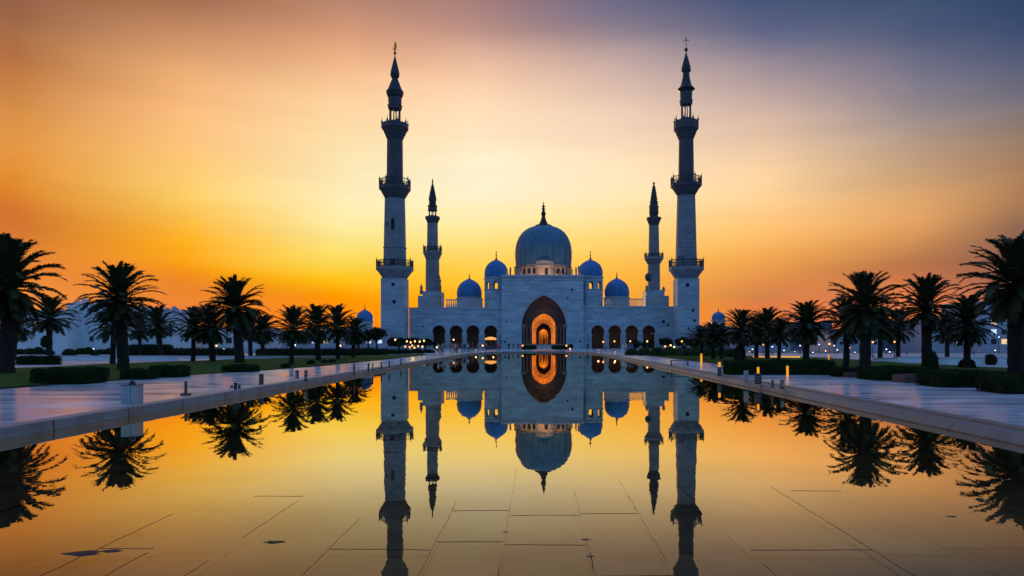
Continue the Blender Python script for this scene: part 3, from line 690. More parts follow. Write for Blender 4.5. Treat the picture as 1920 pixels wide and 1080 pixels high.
def lantern(x, y, h, z0, z1, parent, m, n=6):
    l = MB(); l.octa(x, y, [(h*.98,z0),(h*.98,z0+(z1-z0)*.1)])
    for i in range(n):
        a = 2*PI*i/n; l.lathe(x+h*.82*math.sin(a), y-h*.82*math.cos(a), [(h*.13,z0+(z1-z0)*.1),(h*.10,z0+(z1-z0)*.2),(h*.09,z0+(z1-z0)*.5),(h*.18,z0+(z1-z0)*.58)], 6)
    l.octa(x, y, [(h*1.0,z0+(z1-z0)*.58),(h*1.0,z0+(z1-z0)*.66),(h*1.07,z0+(z1-z0)*.68),(h*1.07,z0+(z1-z0)*.72),(h*.94,z0+(z1-z0)*.74),(h*.98,z1)])
    return l.build('lantern_chamber', m, parent)

def big_minaret(px, label, d):
    Y = 196.0; s = Y/FPX; x = PX(px,Y); Z = lambda py: PZ(py,Y)
    root = empty('minaret', (x, Y, G), label, 'minaret', 'tall minarets before the mosque')
    hb = d['base']*s
    m = MB(); m.box(x-hb, x+hb, Y-hb, Y+hb, G-.3, Z(d['c1'][0])-.0); m.box(x-hb*1.04, x+hb*1.04, Y-hb*1.04, Y+hb*1.04, G, G+1.6)
    b = m.build('base_shaft', M['marble'], root)
    for px_, py, r in d['holes']: 
        xx, z = PX(px_,Y-hb), Z(py); v = MB(); v.prism([(xx+r*math.cos(a*PI/4), z+r*math.sin(a*PI/4)) for a in range(8)], Y-hb-.05, Y-hb-.002); v.build('opening', M['void'], b)
    # balcony 1
    y0, y1, yt, w1 = d['c1']; c = MB(); corbel(c, x, Y, hb*1.0, w1*s, Z(y0), Z(y1), Z(yt)); bal = c.build('balcony', M['grey_shaded_stone'], root); railing(x, Y, w1*s*.96, Z(yt), Z(d['r1']), bal, M['iron'], bars=7)
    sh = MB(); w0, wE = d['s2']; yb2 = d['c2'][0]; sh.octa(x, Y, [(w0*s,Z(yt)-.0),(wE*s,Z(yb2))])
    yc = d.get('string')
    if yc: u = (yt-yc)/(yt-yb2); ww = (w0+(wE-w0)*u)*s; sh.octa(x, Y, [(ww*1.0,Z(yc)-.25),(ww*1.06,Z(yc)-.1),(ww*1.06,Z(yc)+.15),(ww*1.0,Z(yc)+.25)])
    s2 = sh.build('middle_shaft', M['grey_shaded_stone'], root)
    for (py0, py1, wd, ar) in d['slots']:
        u = (yt-(py0+py1)/2)/(yt-yb2); ww = (w0+(wE-w0)*u)*s; slot(x+d.get('sx',0), Y-ww-.12, Z(py1), Z(py0), wd*s, .5, M['void'], s2, ar)
    y0, y1, yt2, w2 = d['c2']; c = MB(); corbel(c, x, Y, wE*s, w2*s, Z(y0), Z(y1), Z(yt2)); bal = c.build('balcony', M['dark_shaded_stone'], root); railing(x, Y, w2*s*.96, Z(yt2), Z(d['r2']), bal, M['iron'], bars=6)
    sh = MB(); w0, w3e = d['s3']; sh.octa(x, Y, [(w0*s,Z(yt2)),(w3e*s,Z(d['c3'][0]))]); sh.build('upper_shaft', M['dark_shaded_stone'], root)
    y0, y1, yt3, w3 = d['c3']; c = MB(); corbel(c, x, Y, w3e*s, w3*s, Z(y0), Z(y1), Z(yt3)); bal = c.build('balcony', M['dark_shaded_stone'], root)
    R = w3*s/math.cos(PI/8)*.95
    for i in range(8): k = MB(); a = PI/8+2*PI*i/8; k.lathe(x+R*math.sin(a), Y-R*math.cos(a), [(.28,Z(yt3)),(.3,Z(yt3)+.4),(.12,Z(yt3)+.6),(.03,Z(yt3)+1.6)], 6); k.build('corner_spike', M['dark_shaded_stone'], bal)
    lantern(x, Y, d['lan'][0]*s, Z(yt3), Z(d['lan'][1]), root, M['dark_shaded_stone'])
    sp = MB(); sp.lathe(x, Y, [(max(r*s,.01), Z(py)) for r, py in d['spire']], 16); spo = sp.build('spire', M['lead'], root, smooth=True, auto=50)
    return root, spo, x, Y, s, Z

LM = dict(base=21.6, holes=((737,535,.55),(739,567,.6),(735,552,.12)), c1=(523,508,501.5,32.5), r1=489, s2=(20,17.5), string=465, c2=(374,357,350,27.5), r2=337,
          slots=((412,433,6,True),(487.5,499,8,False)), s3=(14.3,13.6), c3=(264,243,233,23.5), lan=(12,184),
          spire=[(12,184),(14,181),(16,176),(15,173),(16.5,172.5),(13,168),(11,163),(8.5,156),(6,150),(5.2,147.5),(7.5,144.5),(8.6,141),(8.2,136),(6.4,128),(4.2,119),(2.4,112),(1,106),(.7,103),(2.6,100.5),(2.4,98.5),(.8,97),(1.6,95.5),(.6,93)])
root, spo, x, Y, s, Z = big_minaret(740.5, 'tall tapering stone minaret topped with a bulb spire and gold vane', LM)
gv = MB(); gv.prism([(x-.9*s,Z(92)),(x+2.6*s,Z(92)),(x+3.2*s,Z(86)),(x+2.0*s,Z(79)),(x-.6*s,Z(81)),(x-1.4*s,Z(87))], Y-.2, Y+.2); gv.lathe(x-.3*s, Y, [(.1,Z(93)),(.07,Z(79)),(.01,Z(74))], 6); gv.tube([(x,Y,Z(93)),(x-3*s,Y,Z(92)),(x-5*s,Y,Z(89))], [.2,.15,.04], 5)
gv.build('gold_vane', M['gold'], spo)
RM = dict(base=20.2, holes=((1289,536,.6),(1299.5,583,.42),(1302.5,601.5,.4),(1291,616,.28)), c1=(523,508,501.5,30.5), r1=488, s2=(18.8,15.6), c2=(368,351,346,27), r2=332.5,
          slots=(), s3=(13.7,12.6), c3=(264,244,228,21.5), lan=(10.8,173),
          spire=[(10.5,173),(12,171),(16.5,167.5),(14,165.5),(10.5,161),(8.5,154),(6.8,146),(6,139),(6.2,136),(8,134.5),(9,132),(8.4,130.5),(8.6,128),(6.4,119),(4,110),(2,103),(.9,99),(.8,97),(2.6,95.5),(3.4,93),(2.4,90.8),(.7,89.5)])
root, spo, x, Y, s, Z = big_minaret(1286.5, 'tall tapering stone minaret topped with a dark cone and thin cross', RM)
cr = MB(); cr.tube([(x,Y,Z(90)),(x,Y,Z(70))], .1, 5); cr.tube([(x-6.5*s,Y,Z(75.5)),(x+6.5*s,Y,Z(75.5))], .09, 5); cr.tube([(x-1.5*s,Y,Z(72.5)),(x+1.5*s,Y,Z(72.5))], .07, 5)
cr.build('cross', M['lead'], spo)

def rear_minaret(px, label, d):
    Y = 235.0; s = Y/FPX; x = PX(px,Y); Z = lambda py: PZ(py,Y)
    root = empty('minaret', (x, Y, G), label, 'minaret', 'slim minarets behind the wings')
    m = MB()
    for i, (xa, xb, zt) in enumerate(d['blocks']): m.box(PX(xa,Y), PX(xb,Y), Y-4.2+i*.25, Y+4.2-i*.25, G-.3, Z(zt))
    b = m.build('base_block', M['marble'], root)
    for px_, ya_, yb_ in d['pins']:
        p = MB(); xx = PX(px_,Y); z0, z1 = Z(ya_), Z(yb_); h = z1-z0; p.lathe(xx, Y-3.2, [(.55,z0),(.55,z0+.25*h),(.75,z0+.28*h),(.4,z0+.38*h),(.42,z0+.6*h),(.6,z0+.64*h),(.3,z0+.75*h),(.03,z1)], 8); p.build('pinnacle', M['grey_shaded_stone'], b)
    zb = d['c1'][0]; sh = MB(); sh.octa(x, Y, [(d['s1'][0]*s,Z(578)),(d['s1'][1]*s,Z(zb))]); sh.build('lower_shaft', M['grey_shaded_stone'], root)
    y0, y1, yt, w1 = d['c1']; c = MB(); corbel(c, x, Y, d['s1'][1]*s, w1*s, Z(y0), Z(y1), Z(yt)); bal = c.build('balcony', M['grey_shaded_stone'], root); railing(x, Y, w1*s*.95, Z(yt), Z(d['r1']), bal, M['iron'], bars=5)
    sh = MB(); sh.octa(x, Y, [(d['s2'][0]*s,Z(yt)),(d['s2'][1]*s,Z(d['c2'][0]))]); sh.build('upper_shaft', M['grey_shaded_stone'], root)
    y0, y1, yt, w2 = d['c2']; c = MB(); corbel(c, x, Y, d['s2'][1]*s, w2*s, Z(y0), Z(y1), Z(yt)); c.build('balcony', M['dark_shaded_stone'], root)
    if d['lan']: lantern(x, Y, d['lan'][0]*s, Z(yt), Z(d['lan'][1]), root, M['dark_shaded_stone'])
    sp = MB(); sp.lathe(x, Y, [(max(r*s,.01), Z(py)) for r, py in d['spire']], 12)
    y0, r0, y1, r1 = d['crk']; N = 9                                  # crockets up the spire edges
    for i in range(N):
        u = i/N; py = y0+(y1-y0)*u; r = (r0+(r1-r0)*u)*s
        for k in range(6): a = 2*PI*(k+.5*(i%2))/6+PI/2; sp.ball(x+r*math.sin(a), Y-r*math.cos(a), Z(py), .28*(1-.5*u), 6)
    sp.build('spire', M['lead'], root, smooth=True, auto=50)
    return root, x, Y, s, Z
rear_minaret(811, 'slim stone minaret with a needle spire between left minaret and blue dome',
   dict(blocks=((787.5,829,556),(796,830,548)), pins=((793,553,533),(827,548,517)), s1=(12.5,11.8), c1=(488,477,471.5,16.5), r1=463, s2=(9.8,9.2), c2=(419,411,406.5,13), lan=(8.2,388),
        spire=[(8.4,388),(9,387),(9,385.5),(6.6,384.5),(6.6,376),(7.6,375.5),(7.4,373.5),(6,372),(3.6,358),(1.6,346),(1,343),(1.7,341),(.9,339),(1.2,337.5),(.2,335)], crk=(371,6,346,2)))
rt, x, Y, s, Z = rear_minaret(1226, 'slim stone minaret with a knobbly black spire between blue dome and right minaret',
   dict(blocks=((1207,1250,556),(1208.5,1242,545.5)), pins=((1210,548,535),(1241,548,538)), s1=(11,10.6), c1=(497,487,482.5,16.8), r1=476, s2=(9.6,8.6), c2=(423,412,408,13), lan=None,
        spire=[(8,408),(7.8,403),(8.6,402.5),(9,398),(8.6,394),(8.8,388),(7.4,386.5),(5.8,372),(4,358),(2.2,349),(1.2,346.5),(2,344.5),(1.8,342.5),(.3,341)], crk=(387,8,348,2.4)))
ds = MB(); ds.lathe(x-12.6*s, Y-1, [(.3,Z(528)),(.85,Z(524)),(.95,Z(520)),(.8,Z(516)),(.2,Z(512.5))], 10); ds.tube([(x-12*s,Y-1,Z(522)),(x-9*s,Y-1,Z(523))], .2, 5); ds.build('dish', M['dark_shaded_stone'], rt)

# ------------------------------------------------------------------ far buildings
def building(name, pxa, pxb, top_py, Y, depth, m, label, cat='building', group=None, cornice=True, wins=(), door=None, parapet=0, lit=0.0, grid=None):
    x0, x1 = PX(pxa,Y), PX(pxb,Y); zt = PZ(top_py,Y)
    root = empty(name, ((x0+x1)/2, Y, G), label, cat, group)
    b = MB(); b.box(x0, x1, Y, Y+depth, G-.3, zt); wl_ = b.build('wall', m, root)
    r = MB(); r.box(x0-.2, x1+.2, Y-.25, Y+depth+.2, zt+.003, zt+.35)
    if cornice: r.box(x0-.1, x1+.1, Y-.18, Y-.003, zt-1.6, zt-1.3)
    if parapet:
        n = parapet
        for i in range(n):
            xa = x0+(x1-x0)*(i+.15)/n; r.box(xa, xa+(x1-x0)*.62/n, Y-.1, Y+.5, zt+.36, zt+.36+.5+.7*((i*7)%3)/2)
    r.build('roof', m, root)
    for px, py, w_, h_, kind in wins:
        xx = PX(px,Y); z = PZ(py,Y); wd = MB()
        o = [(xx-w_/2,z)]+(arch_pts(xx,w_/2,z+h_-w_*.5,z+h_,5) if kind != 'sq' else [(xx-w_/2,z+h_),(xx+w_/2,z+h_)])+[(xx+w_/2,z)]
        wd.prism(o, Y-.06, Y-.002); wd.build('window', M['lit_window'] if kind == 'lit' else M['window_dark'], root)
    if grid:
        nx, nz_, rr = grid; rnd = random.Random(int(pxa*13+pxb))
        for i in range(nx):
            for k in range(nz_):
                if rnd.random() < .25: continue
                xx = x0+(x1-x0)*(i+.5)/nx; z = G+1.2+(zt-G-2)*(k+.2)/nz_; wd = MB(); ww = min(1.2,(x1-x0)/nx*.5); hh = min(1.5,(zt-G-2)/nz_*.5)
                wd.box(xx-ww/2, xx+ww/2, Y-.06, Y-.002, z, z+hh); wd.build('window', rnd.choice([M['lit_window'],M['lit_cool']]) if rnd.random() < rr else M['window_dark'], root)
    if door: 
        xx = PX(door[0],Y); dd = MB(); a_d = arch_pts(xx, door[1]/2, G+door[2]*.7, G+door[2], 7); dd.prism([(a_d[0][0],G)]+a_d+[(a_d[-1][0],G)], Y-.07, Y-.002); dd.build('door', M['window_dark'], root)
    return root
building('pavilion', 30, 126, 585, 118, 14, M['white_wall'], 'long low white wall block behind the thick palm at far left', wins=((68,620,1.1,2.2,'a'),(68,612,1.0,.8,'lit'),(45,640,.8,1.6,'a')))
building('pavilion', 126, 240, 577, 121, 16, M['white_wall'], 'taller white block with battlement stubs between the two left palms', door=(142,1.0,1.9), wins=((172,640,.7,.9,'sq'),(108,650,.6,2.2,'a')), parapet=9)
building('pavilion', 338, 480, 618, 140, 14, M['white_wall'], 'low white building behind the pair of tall lawn palms', grid=(7,1,.35))
building('pavilion', 480, 640, 622, 160, 12, M['town_wall'], 'long pale building with a few lit windows behind the small palms', grid=(8,1,.4))
building('pavilion', 640, 722, 626, 176, 12, M['town_wall'], 'pale block beside the base of the left minaret', grid=(4,1,.3))
# round bastion
Yb = 126.0; xb = PX(287,Yb); hb = 50*Yb/FPX
root = empty('bastion', (xb,Yb+4,G), 'round white bastion with broken crown behind the second palm', 'tower')
b = MB(); b.lathe(xb, Yb+4, [(hb,G-.3),(hb*.99,PZ(600,Yb)),(hb*1.04,PZ(599,Yb)),(hb*1.04,PZ(597,Yb)),(hb*.96,PZ(596,Yb)),(hb*.94,PZ(588,Yb))], 36); wl_ = b.build('wall', M['white_wall'], root, smooth=True, auto=35)
c = MB()
for i in range(22):
    a = 2*PI*i/22; r_ = hb*.9; hgt = .5+.9*((i*5)%4)/3; c.lathe(xb+r_*math.sin(a), Yb+4-r_*math.cos(a), [(.55,PZ(588,Yb)-.05),(.5,PZ(588,Yb)+hgt*.7),(.3,PZ(588,Yb)+hgt)], 6)
c.build('battlement', M['town_wall'], root)
for px, py, w_, h_ in ((262,632,.5,1.6),(318,630,.6,2.2),(300,645,.5,1.0)):
    a = math.asin(max(-.95,min(.95,(PX(px,Yb)-xb)/hb))); wd = MB(); x_, y_ = xb+hb*math.sin(a), Yb+4-hb*math.cos(a); wd.box(x_-w_/2, x_+w_/2, y_-.08, y_+.4, PZ(py,Yb), PZ(py,Yb)+h_); wd.build('window', M['window_dark'], root)

def kiosk(px, Y, hwp, base, apex, tip, wide, top, label):
    s = Y/FPX; x = PX(px,Y); root = empty('domed_pavilion', (x,Y,G), label, 'pavilion')
    b = MB(); b.box(x-wide*s, x+wide*s, Y-3, Y+4, G-.3, PZ(top,Y)); b.build('wall', M['town_wall'], root)
    b = MB(); b.lathe(x, Y, [(hwp*s*.98,PZ(top,Y)-.01),(hwp*s*.98,PZ(base+2.5,Y)),(hwp*s*1.1,PZ(base+2,Y)),(hwp*s*1.1,PZ(base,Y))], 24); b.build('drum', M['marble_trim'], root)
    d = MB(); d.lathe(x, Y, [(r, PZ(base,Y)+.002+z) for r, z in onion(hwp*s, PZ(apex,Y)-PZ(base,Y))], 28, cap=False); do = d.build('dome', M['domeblue'], root, smooth=True)
    f_ = MB(); finial(f_, x, Y, PZ(apex,Y)-.2, PZ(tip,Y)-PZ(apex,Y)+.2, 1.8*s); f_.build('finial', M['lead'], do)
kiosk(684, 188, 15.5, 603, 580, 570, 32, 616, 'small domed white pavilion left of the tall gold-vane minaret')
kiosk(1347, 188, 12.5, 600, 584, 577, 22, 613, 'small domed white pavilion right of the minaret with the cross')

for i, (a, b_, tp, Y, nx, nz_, mt_, lab) in enumerate((
    (1312,1400,628,170,6,2,'town_dark','low dusky town block just right of the cross-topped minaret'),
    (1398,1482,616,150,6,2,'town_wall','pale town block with lit windows behind the two small right palms'),
    (1480,1560,606,165,5,3,'town_dark','grey apartment block behind the mid-size palm by the long hedge'),
    (1558,1648,620,140,7,2,'town_wall','low pale shop row with cool lights behind the planter palm'),
    (1646,1745,607,150,6,3,'town_dark','dusky block behind the two largest planter palms'),
    (1742,1838,603,135,6,2,'town_wall','pale house block left of the biggest right palm'),
    (1834,1990,568,132,8,4,'town_wall','tall pale apartment house behind the palm at the right edge'))):
    building('town_building', a, b_, tp, Y, 12, M[mt_], lab, group='town buildings beyond the right lawn', grid=(nx,nz_,.3))

# ------------------------------------------------------------------ plants
def crown_mesh(seed, n_fr=78, L=3.0, low=-55):
    n_fr = int(n_fr*1.22)
    rnd = random.Random(seed); mb = MB()
    for i in range(n_fr):
        u = (i+.5)/n_fr
        el_ = math.radians(86+(low-86)*(u**.95)+rnd.uniform(-8,8)); a = i*2.39996+rnd.uniform(-.25,.25)
        ln = L*rnd.uniform(.92,1.06)*(.86+.22*math.sin(PI*min(1,u*1.3)))*(1-.30*max(0,(u-.6)/.4))
        droop = math.radians(rnd.uniform(36,74))*(1.0 if el_ > 0 else .62)
        N = 12; p = Vector((math.sin(a)*.16*u, -math.cos(a)*.16*u, .30-.75*u)); pts = [p.copy()]; dirs = []
        h = Vector((math.sin(a), -math.cos(a), 0)); side0 = Vector((math.cos(a), math.sin(a), 0)); tw = rnd.uniform(-.35,.35)
        for k in range(N):
            e = el_-droop*((k/N)**2.1); d = h*math.cos(e)+Vector((0,0,math.sin(e))); dirs.append(d)
            p = p+d*(ln/N); pts.append(p.copy())
        dirs.append(dirs[-1])
        # rachis: a thin tapering three-sided stem
        mb.tube(pts, [.035*(1-.85*k/N) for k in range(N+1)], 3, cap=False)
        m_ = 46
        for q in range(m_):
            t_ = .10+.90*(q+.5)/m_; f_ = t_*N; k = min(int(f_), N-1); w_ = f_-k
            c = pts[k].lerp(pts[k+1], w_); d = dirs[k].lerp(dirs[min(k+1,N)], w_).normalized()
            nrm = side0.cross(d).normalized(); sd_ = (side0*math.cos(tw)+nrm*math.sin(tw))
            up_ = nrm if nrm.z > 0 else -nrm
            ll = .52*(math.sin(PI*min(1,.14+t_*.76))**.55)*rnd.uniform(.8,1.15)*(L/3)
            for sg in (-1,1):
                v = (sd_*sg*.76+d*.78+up_*rnd.uniform(.05,.40)+Vector((0,0,-.10*rnd.random()))).normalized()
                wv = d*.05*(L/3)
                mid = c+v*ll*.55+Vector((0,0,-.01)); tip = c+v*ll+Vector((0,0,-.07*ll-.04*rnd.random()))
                mb.add([c-wv, c+wv, mid+wv*.8, tip, mid-wv*.8], [(0,1,2,3,4)])
    return mb
def trunk_mesh(seed, H, r0, r1):
    rnd = random.Random(seed); mb = MB(); prof = []
    K = 26
    for k in range(K+1):
        u = k/K; r = r0+(r1-r0)*u+.22*r0*math.exp(-u*9)+(.10*r1*math.exp(-((u-.95)/.1)**2)); prof.append((r*(1+.05*(k%2)), -.3+(H+.3)*u))
    mb.lathe(0, 0, prof, 14, mod=lambda a, k: 1+.05*math.sin(a*5+k*1.9)+.03*math.sin(a*9-k))
    n = int(H*26)
    for i in range(n):                         # old leaf bases winding up the trunk
        u = i/n; z = H*u; a = i*2.39996; r = r0+(r1-r0)*u
        l = (.10+.10*u**3)*rnd.uniform(.7,1.2); d = Vector((math.sin(a), -math.cos(a), 0)); q = Vector((d.y,-d.x,0))*.07*(r1/.3)
        b = d*r*.94+Vector((0,0,z)); tpt = d*(r+l*.6)+Vector((0,0,z+l*1.3))
        mb.add([b-q, b+q, b+Vector((0,0,.12)), tpt], [(0,1,3),(1,2,3),(2,0,3)])
    return mb
PAL = []
for sd_, H, r0, r1, L, low, nf in ((11,4.3,.36,.33,2.5,-50,78),(23,4.5,.33,.30,2.4,-44,70),(37,3.1,.20,.17,2.0,-42,60),(51,3.2,.22,.19,2.1,-54,66)):
    root = empty('palm_tree', (0,0,0), 'palm', 'palm tree', None)
    trunk_mesh(sd_, H, r0, r1).build('trunk', M['palm_trunk'], root)
    cm = crown_mesh(sd_, nf, L, low); co = cm.build('crown', M['palm_leaf'], root); co.location = (0,0,H)
    PAL.append([root, H, L, False])
def palm(kind, px, py, top_py, label, Y=None, wide=1.0, group='date palms on the lawns', rot=None):
    """base pixel, top pixel -> a palm standing on the lawn"""
    Y = Y or GY(py, G+.1); x = PX(px,Y); src, H, L, used = PAL[kind]
    tot = PZ(top_py,Y)-G; sc = tot/(H+L*.93)
    o = src if not used else copy_tree(src)
    PAL[kind][3] = True
    o.location = (x, Y, G+.08); o.scale = (sc*wide, sc*wide, sc); tl = random.Random(int(px)); o.rotation_euler = (tl.uniform(-.07,.07), tl.uniform(-.07,.07), rot if rot is not None else random.uniform(0,6.28))
    o['label'] = label; o['group'] = group
    return o
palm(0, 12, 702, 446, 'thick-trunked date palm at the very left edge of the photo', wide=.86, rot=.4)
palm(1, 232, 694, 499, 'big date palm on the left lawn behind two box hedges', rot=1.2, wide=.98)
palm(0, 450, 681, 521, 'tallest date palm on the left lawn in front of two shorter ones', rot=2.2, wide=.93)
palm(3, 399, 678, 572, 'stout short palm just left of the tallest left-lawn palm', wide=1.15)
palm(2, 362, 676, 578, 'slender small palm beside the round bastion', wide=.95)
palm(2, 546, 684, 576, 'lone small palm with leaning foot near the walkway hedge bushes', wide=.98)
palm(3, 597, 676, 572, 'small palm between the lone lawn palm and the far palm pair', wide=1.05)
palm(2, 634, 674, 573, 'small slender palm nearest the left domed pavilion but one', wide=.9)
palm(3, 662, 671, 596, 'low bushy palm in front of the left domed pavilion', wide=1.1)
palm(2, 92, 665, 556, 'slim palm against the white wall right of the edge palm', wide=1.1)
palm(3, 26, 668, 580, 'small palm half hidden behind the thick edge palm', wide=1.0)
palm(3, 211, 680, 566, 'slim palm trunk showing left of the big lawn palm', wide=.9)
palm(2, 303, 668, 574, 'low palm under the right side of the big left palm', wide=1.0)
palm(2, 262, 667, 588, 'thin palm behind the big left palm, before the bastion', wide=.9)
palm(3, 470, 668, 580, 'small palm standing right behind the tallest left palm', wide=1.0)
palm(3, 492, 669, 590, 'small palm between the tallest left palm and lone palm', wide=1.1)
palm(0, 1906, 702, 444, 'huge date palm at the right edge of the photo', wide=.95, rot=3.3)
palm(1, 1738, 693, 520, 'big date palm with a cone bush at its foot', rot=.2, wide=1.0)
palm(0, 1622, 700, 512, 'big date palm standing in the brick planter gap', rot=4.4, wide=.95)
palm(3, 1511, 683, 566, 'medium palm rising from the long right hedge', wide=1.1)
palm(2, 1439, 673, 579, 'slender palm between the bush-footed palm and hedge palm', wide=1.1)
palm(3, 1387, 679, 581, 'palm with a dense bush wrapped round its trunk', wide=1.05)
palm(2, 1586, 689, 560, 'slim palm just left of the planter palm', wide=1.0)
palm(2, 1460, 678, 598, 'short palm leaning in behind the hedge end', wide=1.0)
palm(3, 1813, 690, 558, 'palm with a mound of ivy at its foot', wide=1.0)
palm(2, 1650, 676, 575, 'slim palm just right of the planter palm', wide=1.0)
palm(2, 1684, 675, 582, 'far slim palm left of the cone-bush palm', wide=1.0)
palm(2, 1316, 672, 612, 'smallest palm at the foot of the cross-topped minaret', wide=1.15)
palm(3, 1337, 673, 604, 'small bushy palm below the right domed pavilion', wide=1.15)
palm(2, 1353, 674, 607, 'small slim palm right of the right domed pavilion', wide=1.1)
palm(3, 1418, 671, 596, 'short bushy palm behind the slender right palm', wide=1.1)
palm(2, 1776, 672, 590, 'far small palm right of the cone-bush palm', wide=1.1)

def hedge(pxa, pxb, py_top, py_base, depth, label, m='hedge', name='hedge', dens=520, leaf=.085, back=None, round_=.16, cat='hedge', group=None):
    """clipped box hedge: rounded core under a skin of small leaves"""
    Ya = GY(py_base); x0, x1 = PX(pxa,Ya), PX(pxb,Ya); h = PZ(py_top,Ya)-G
    mb = MB(); rnd = random.Random(int(pxa*3+py_base)); r = min(round_, h*.3)
    Y0, Y1_ = Ya, Ya+depth
    mb.bevbox(x0+.05, x1-.05, Y0+.05, Y1_-.05, G-.02, G+h-.04, r)
    A = (x1-x0)*depth+2*(x1-x0+depth)*h; n = int(min(9000, A*dens))
    for i in range(n):
        q = rnd.random()*A
        if q < (x1-x0)*depth: p = (rnd.uniform(x0,x1), rnd.uniform(Y0,Y1_), G+h)
        elif q < (x1-x0)*depth+2*(x1-x0)*h: p = (rnd.uniform(x0,x1), Y0 if rnd.random() < .7 else Y1_, G+h*rnd.random())
        else: p = (x0 if rnd.random() < .5 else x1, rnd.uniform(Y0,Y1_), G+h*rnd.random())
        # round the edges
        cxm, cym = (x0+x1)/2, (Y0+Y1_)/2; dx = max(0, abs(p[0]-cxm)-((x1-x0)/2-r)); dy = max(0, abs(p[1]-cym)-(depth/2-r)); dz = max(0, p[2]-(G+h-r))
        l = math.sqrt(dx*dx+dy*dy+dz*dz)
        if l > r: f_ = r/l; p = (p[0]-math.copysign(dx*(1-f_),p[0]-cxm), p[1]-math.copysign(dy*(1-f_),p[1]-cym), p[2]-dz*(1-f_))
        w_ = .03*math.sin(p[0]*3.1)+.02*math.sin(p[1]*5+p[0]*7)
        mb.leaf((p[0]+rnd.uniform(-.03,.03), p[1]+rnd.uniform(-.03,.03)-.02, p[2]+w_-.03), leaf, rnd)
    return tag(mb.build(name, M[m]), label, cat, group)
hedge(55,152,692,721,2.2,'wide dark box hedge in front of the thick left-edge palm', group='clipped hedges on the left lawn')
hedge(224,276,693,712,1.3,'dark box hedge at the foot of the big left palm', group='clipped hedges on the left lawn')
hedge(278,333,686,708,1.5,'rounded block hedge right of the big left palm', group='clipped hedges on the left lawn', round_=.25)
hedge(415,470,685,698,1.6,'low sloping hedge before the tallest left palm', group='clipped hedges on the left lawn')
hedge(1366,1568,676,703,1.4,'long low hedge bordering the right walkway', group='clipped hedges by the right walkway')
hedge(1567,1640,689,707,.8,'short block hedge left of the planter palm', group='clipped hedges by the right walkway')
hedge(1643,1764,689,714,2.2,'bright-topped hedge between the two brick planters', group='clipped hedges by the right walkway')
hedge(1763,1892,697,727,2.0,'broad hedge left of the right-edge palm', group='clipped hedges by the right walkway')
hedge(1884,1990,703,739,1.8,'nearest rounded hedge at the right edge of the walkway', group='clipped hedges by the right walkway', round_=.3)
def blob(px, py_base, py_top, hwp, label, m='hedge', name='bush', n=1800, leaf=.10, Y=None, cat='bush', shape='ball', group=None, z0=None):
    Y = Y or GY(py_base); s = Y/FPX; x = PX(px,Y); zb = G if z0 is None else z0; zt = PZ(py_top,Y); h = (zt-zb); r = hwp*s
    rnd = random.Random(int(px*7+py_top)); mb = MB()
    prof = {'ball':[(.55,0),(.9,.2),(1,.45),(.92,.7),(.65,.9),(.12,1)], 'dome':[(1,0),(1,.2),(.93,.5),(.7,.8),(.35,.95),(.05,1)], 'cone':[(.95,0),(1,.15),(.98,.5),(.9,.75),(.6,.93),(.1,1)]}[shape]
    mb.lathe(x, Y, [(r*.93*a, zb+h*.97*b) for a, b in prof], 14)
    for i in range(n):
        u = rnd.random(); k = max(j for j in range(len(prof)-1) if prof[j][1] <= u); w_ = (u-prof[k][1])/(prof[k+1][1]-prof[k][1]); rr = r*(prof[k][0]+(prof[k+1][0]-prof[k][0])*w_)*rnd.uniform(.93,1.05)
        a = rnd.uniform(0,2*PI); mb.leaf((x+rr*math.sin(a), Y-rr*math.cos(a), zb+h*u-.02), leaf, rnd)
    return tag(mb.build(name, M[m]), label, cat, group)
blob(1745,704,657,12.5,'clipped cone bush in front of the big planter palm', shape='cone', leaf=.08)
blob(1387,679,647,10.5,'dense barrel bush hugging a palm trunk by the hedge end', shape='cone')
blob(1813,691,672,14,'dark ivy mound at the foot of a right palm', shape='dome')
blob(1857,684,664,10,'cup-shaped clipped bush in front of the pale low wall', shape='ball')
blob(583,684,675,7,'round low bush right of the lone small palm', shape='dome', n=900, group='low bushes along the left walkway')
blob(607,682,675,5,'smaller round bush second from the lone small palm', shape='dome', n=700, group='low bushes along the left walkway')
blob(622,681,674,8,'wide low bush farthest along the left walkway edge', shape='dome', n=900, group='low bushes along the left walkway')
blob(535,690,682,8,'low spreading bush at the foot of the lone small palm', shape='dome', n=900, group='low bushes along the left walkway')
# plaza planters and clipped bushes by the left wall
hedge(27,104,668,684,.9,'low dark hedge ending in a drum on the left plaza', dens=260, leaf=.12)
blob(97,683,667,9,'dark clipped drum at the end of the plaza hedge', shape='cone', n=900, leaf=.12)
blob(130,674,654,11.5,'mushroom-clipped bush on the pale plaza left of the big palm', shape='ball', n=1000, leaf=.14)
blob(178,674,661,6,'small clipped pot bush beside the big left palm', shape='ball', n=600, leaf=.14)
blob(87,668,629,9,'round-headed bush against the white wall', shape='ball', n=900, leaf=.16, z0=1.4)
for i, (px, w_) in enumerate(((38,10),(56,12),(72,10),(88,12),(152,11),(166,9),(190,14),(205,8))):
    blob(px, 664.5, 655-(i%3)*2, w_, 'rounded shrub in the bed along the white wall', shape='dome', n=500, leaf=.2, group='shrubs in the bed along the white wall')
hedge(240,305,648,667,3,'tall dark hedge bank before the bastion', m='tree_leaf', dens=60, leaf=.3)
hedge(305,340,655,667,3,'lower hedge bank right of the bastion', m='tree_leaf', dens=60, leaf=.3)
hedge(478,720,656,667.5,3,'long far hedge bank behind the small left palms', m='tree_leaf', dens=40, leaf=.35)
hedge(350,440,655,667,3,'far hedge bank behind the tallest left palms', m='tree_leaf', dens=50, leaf=.3)

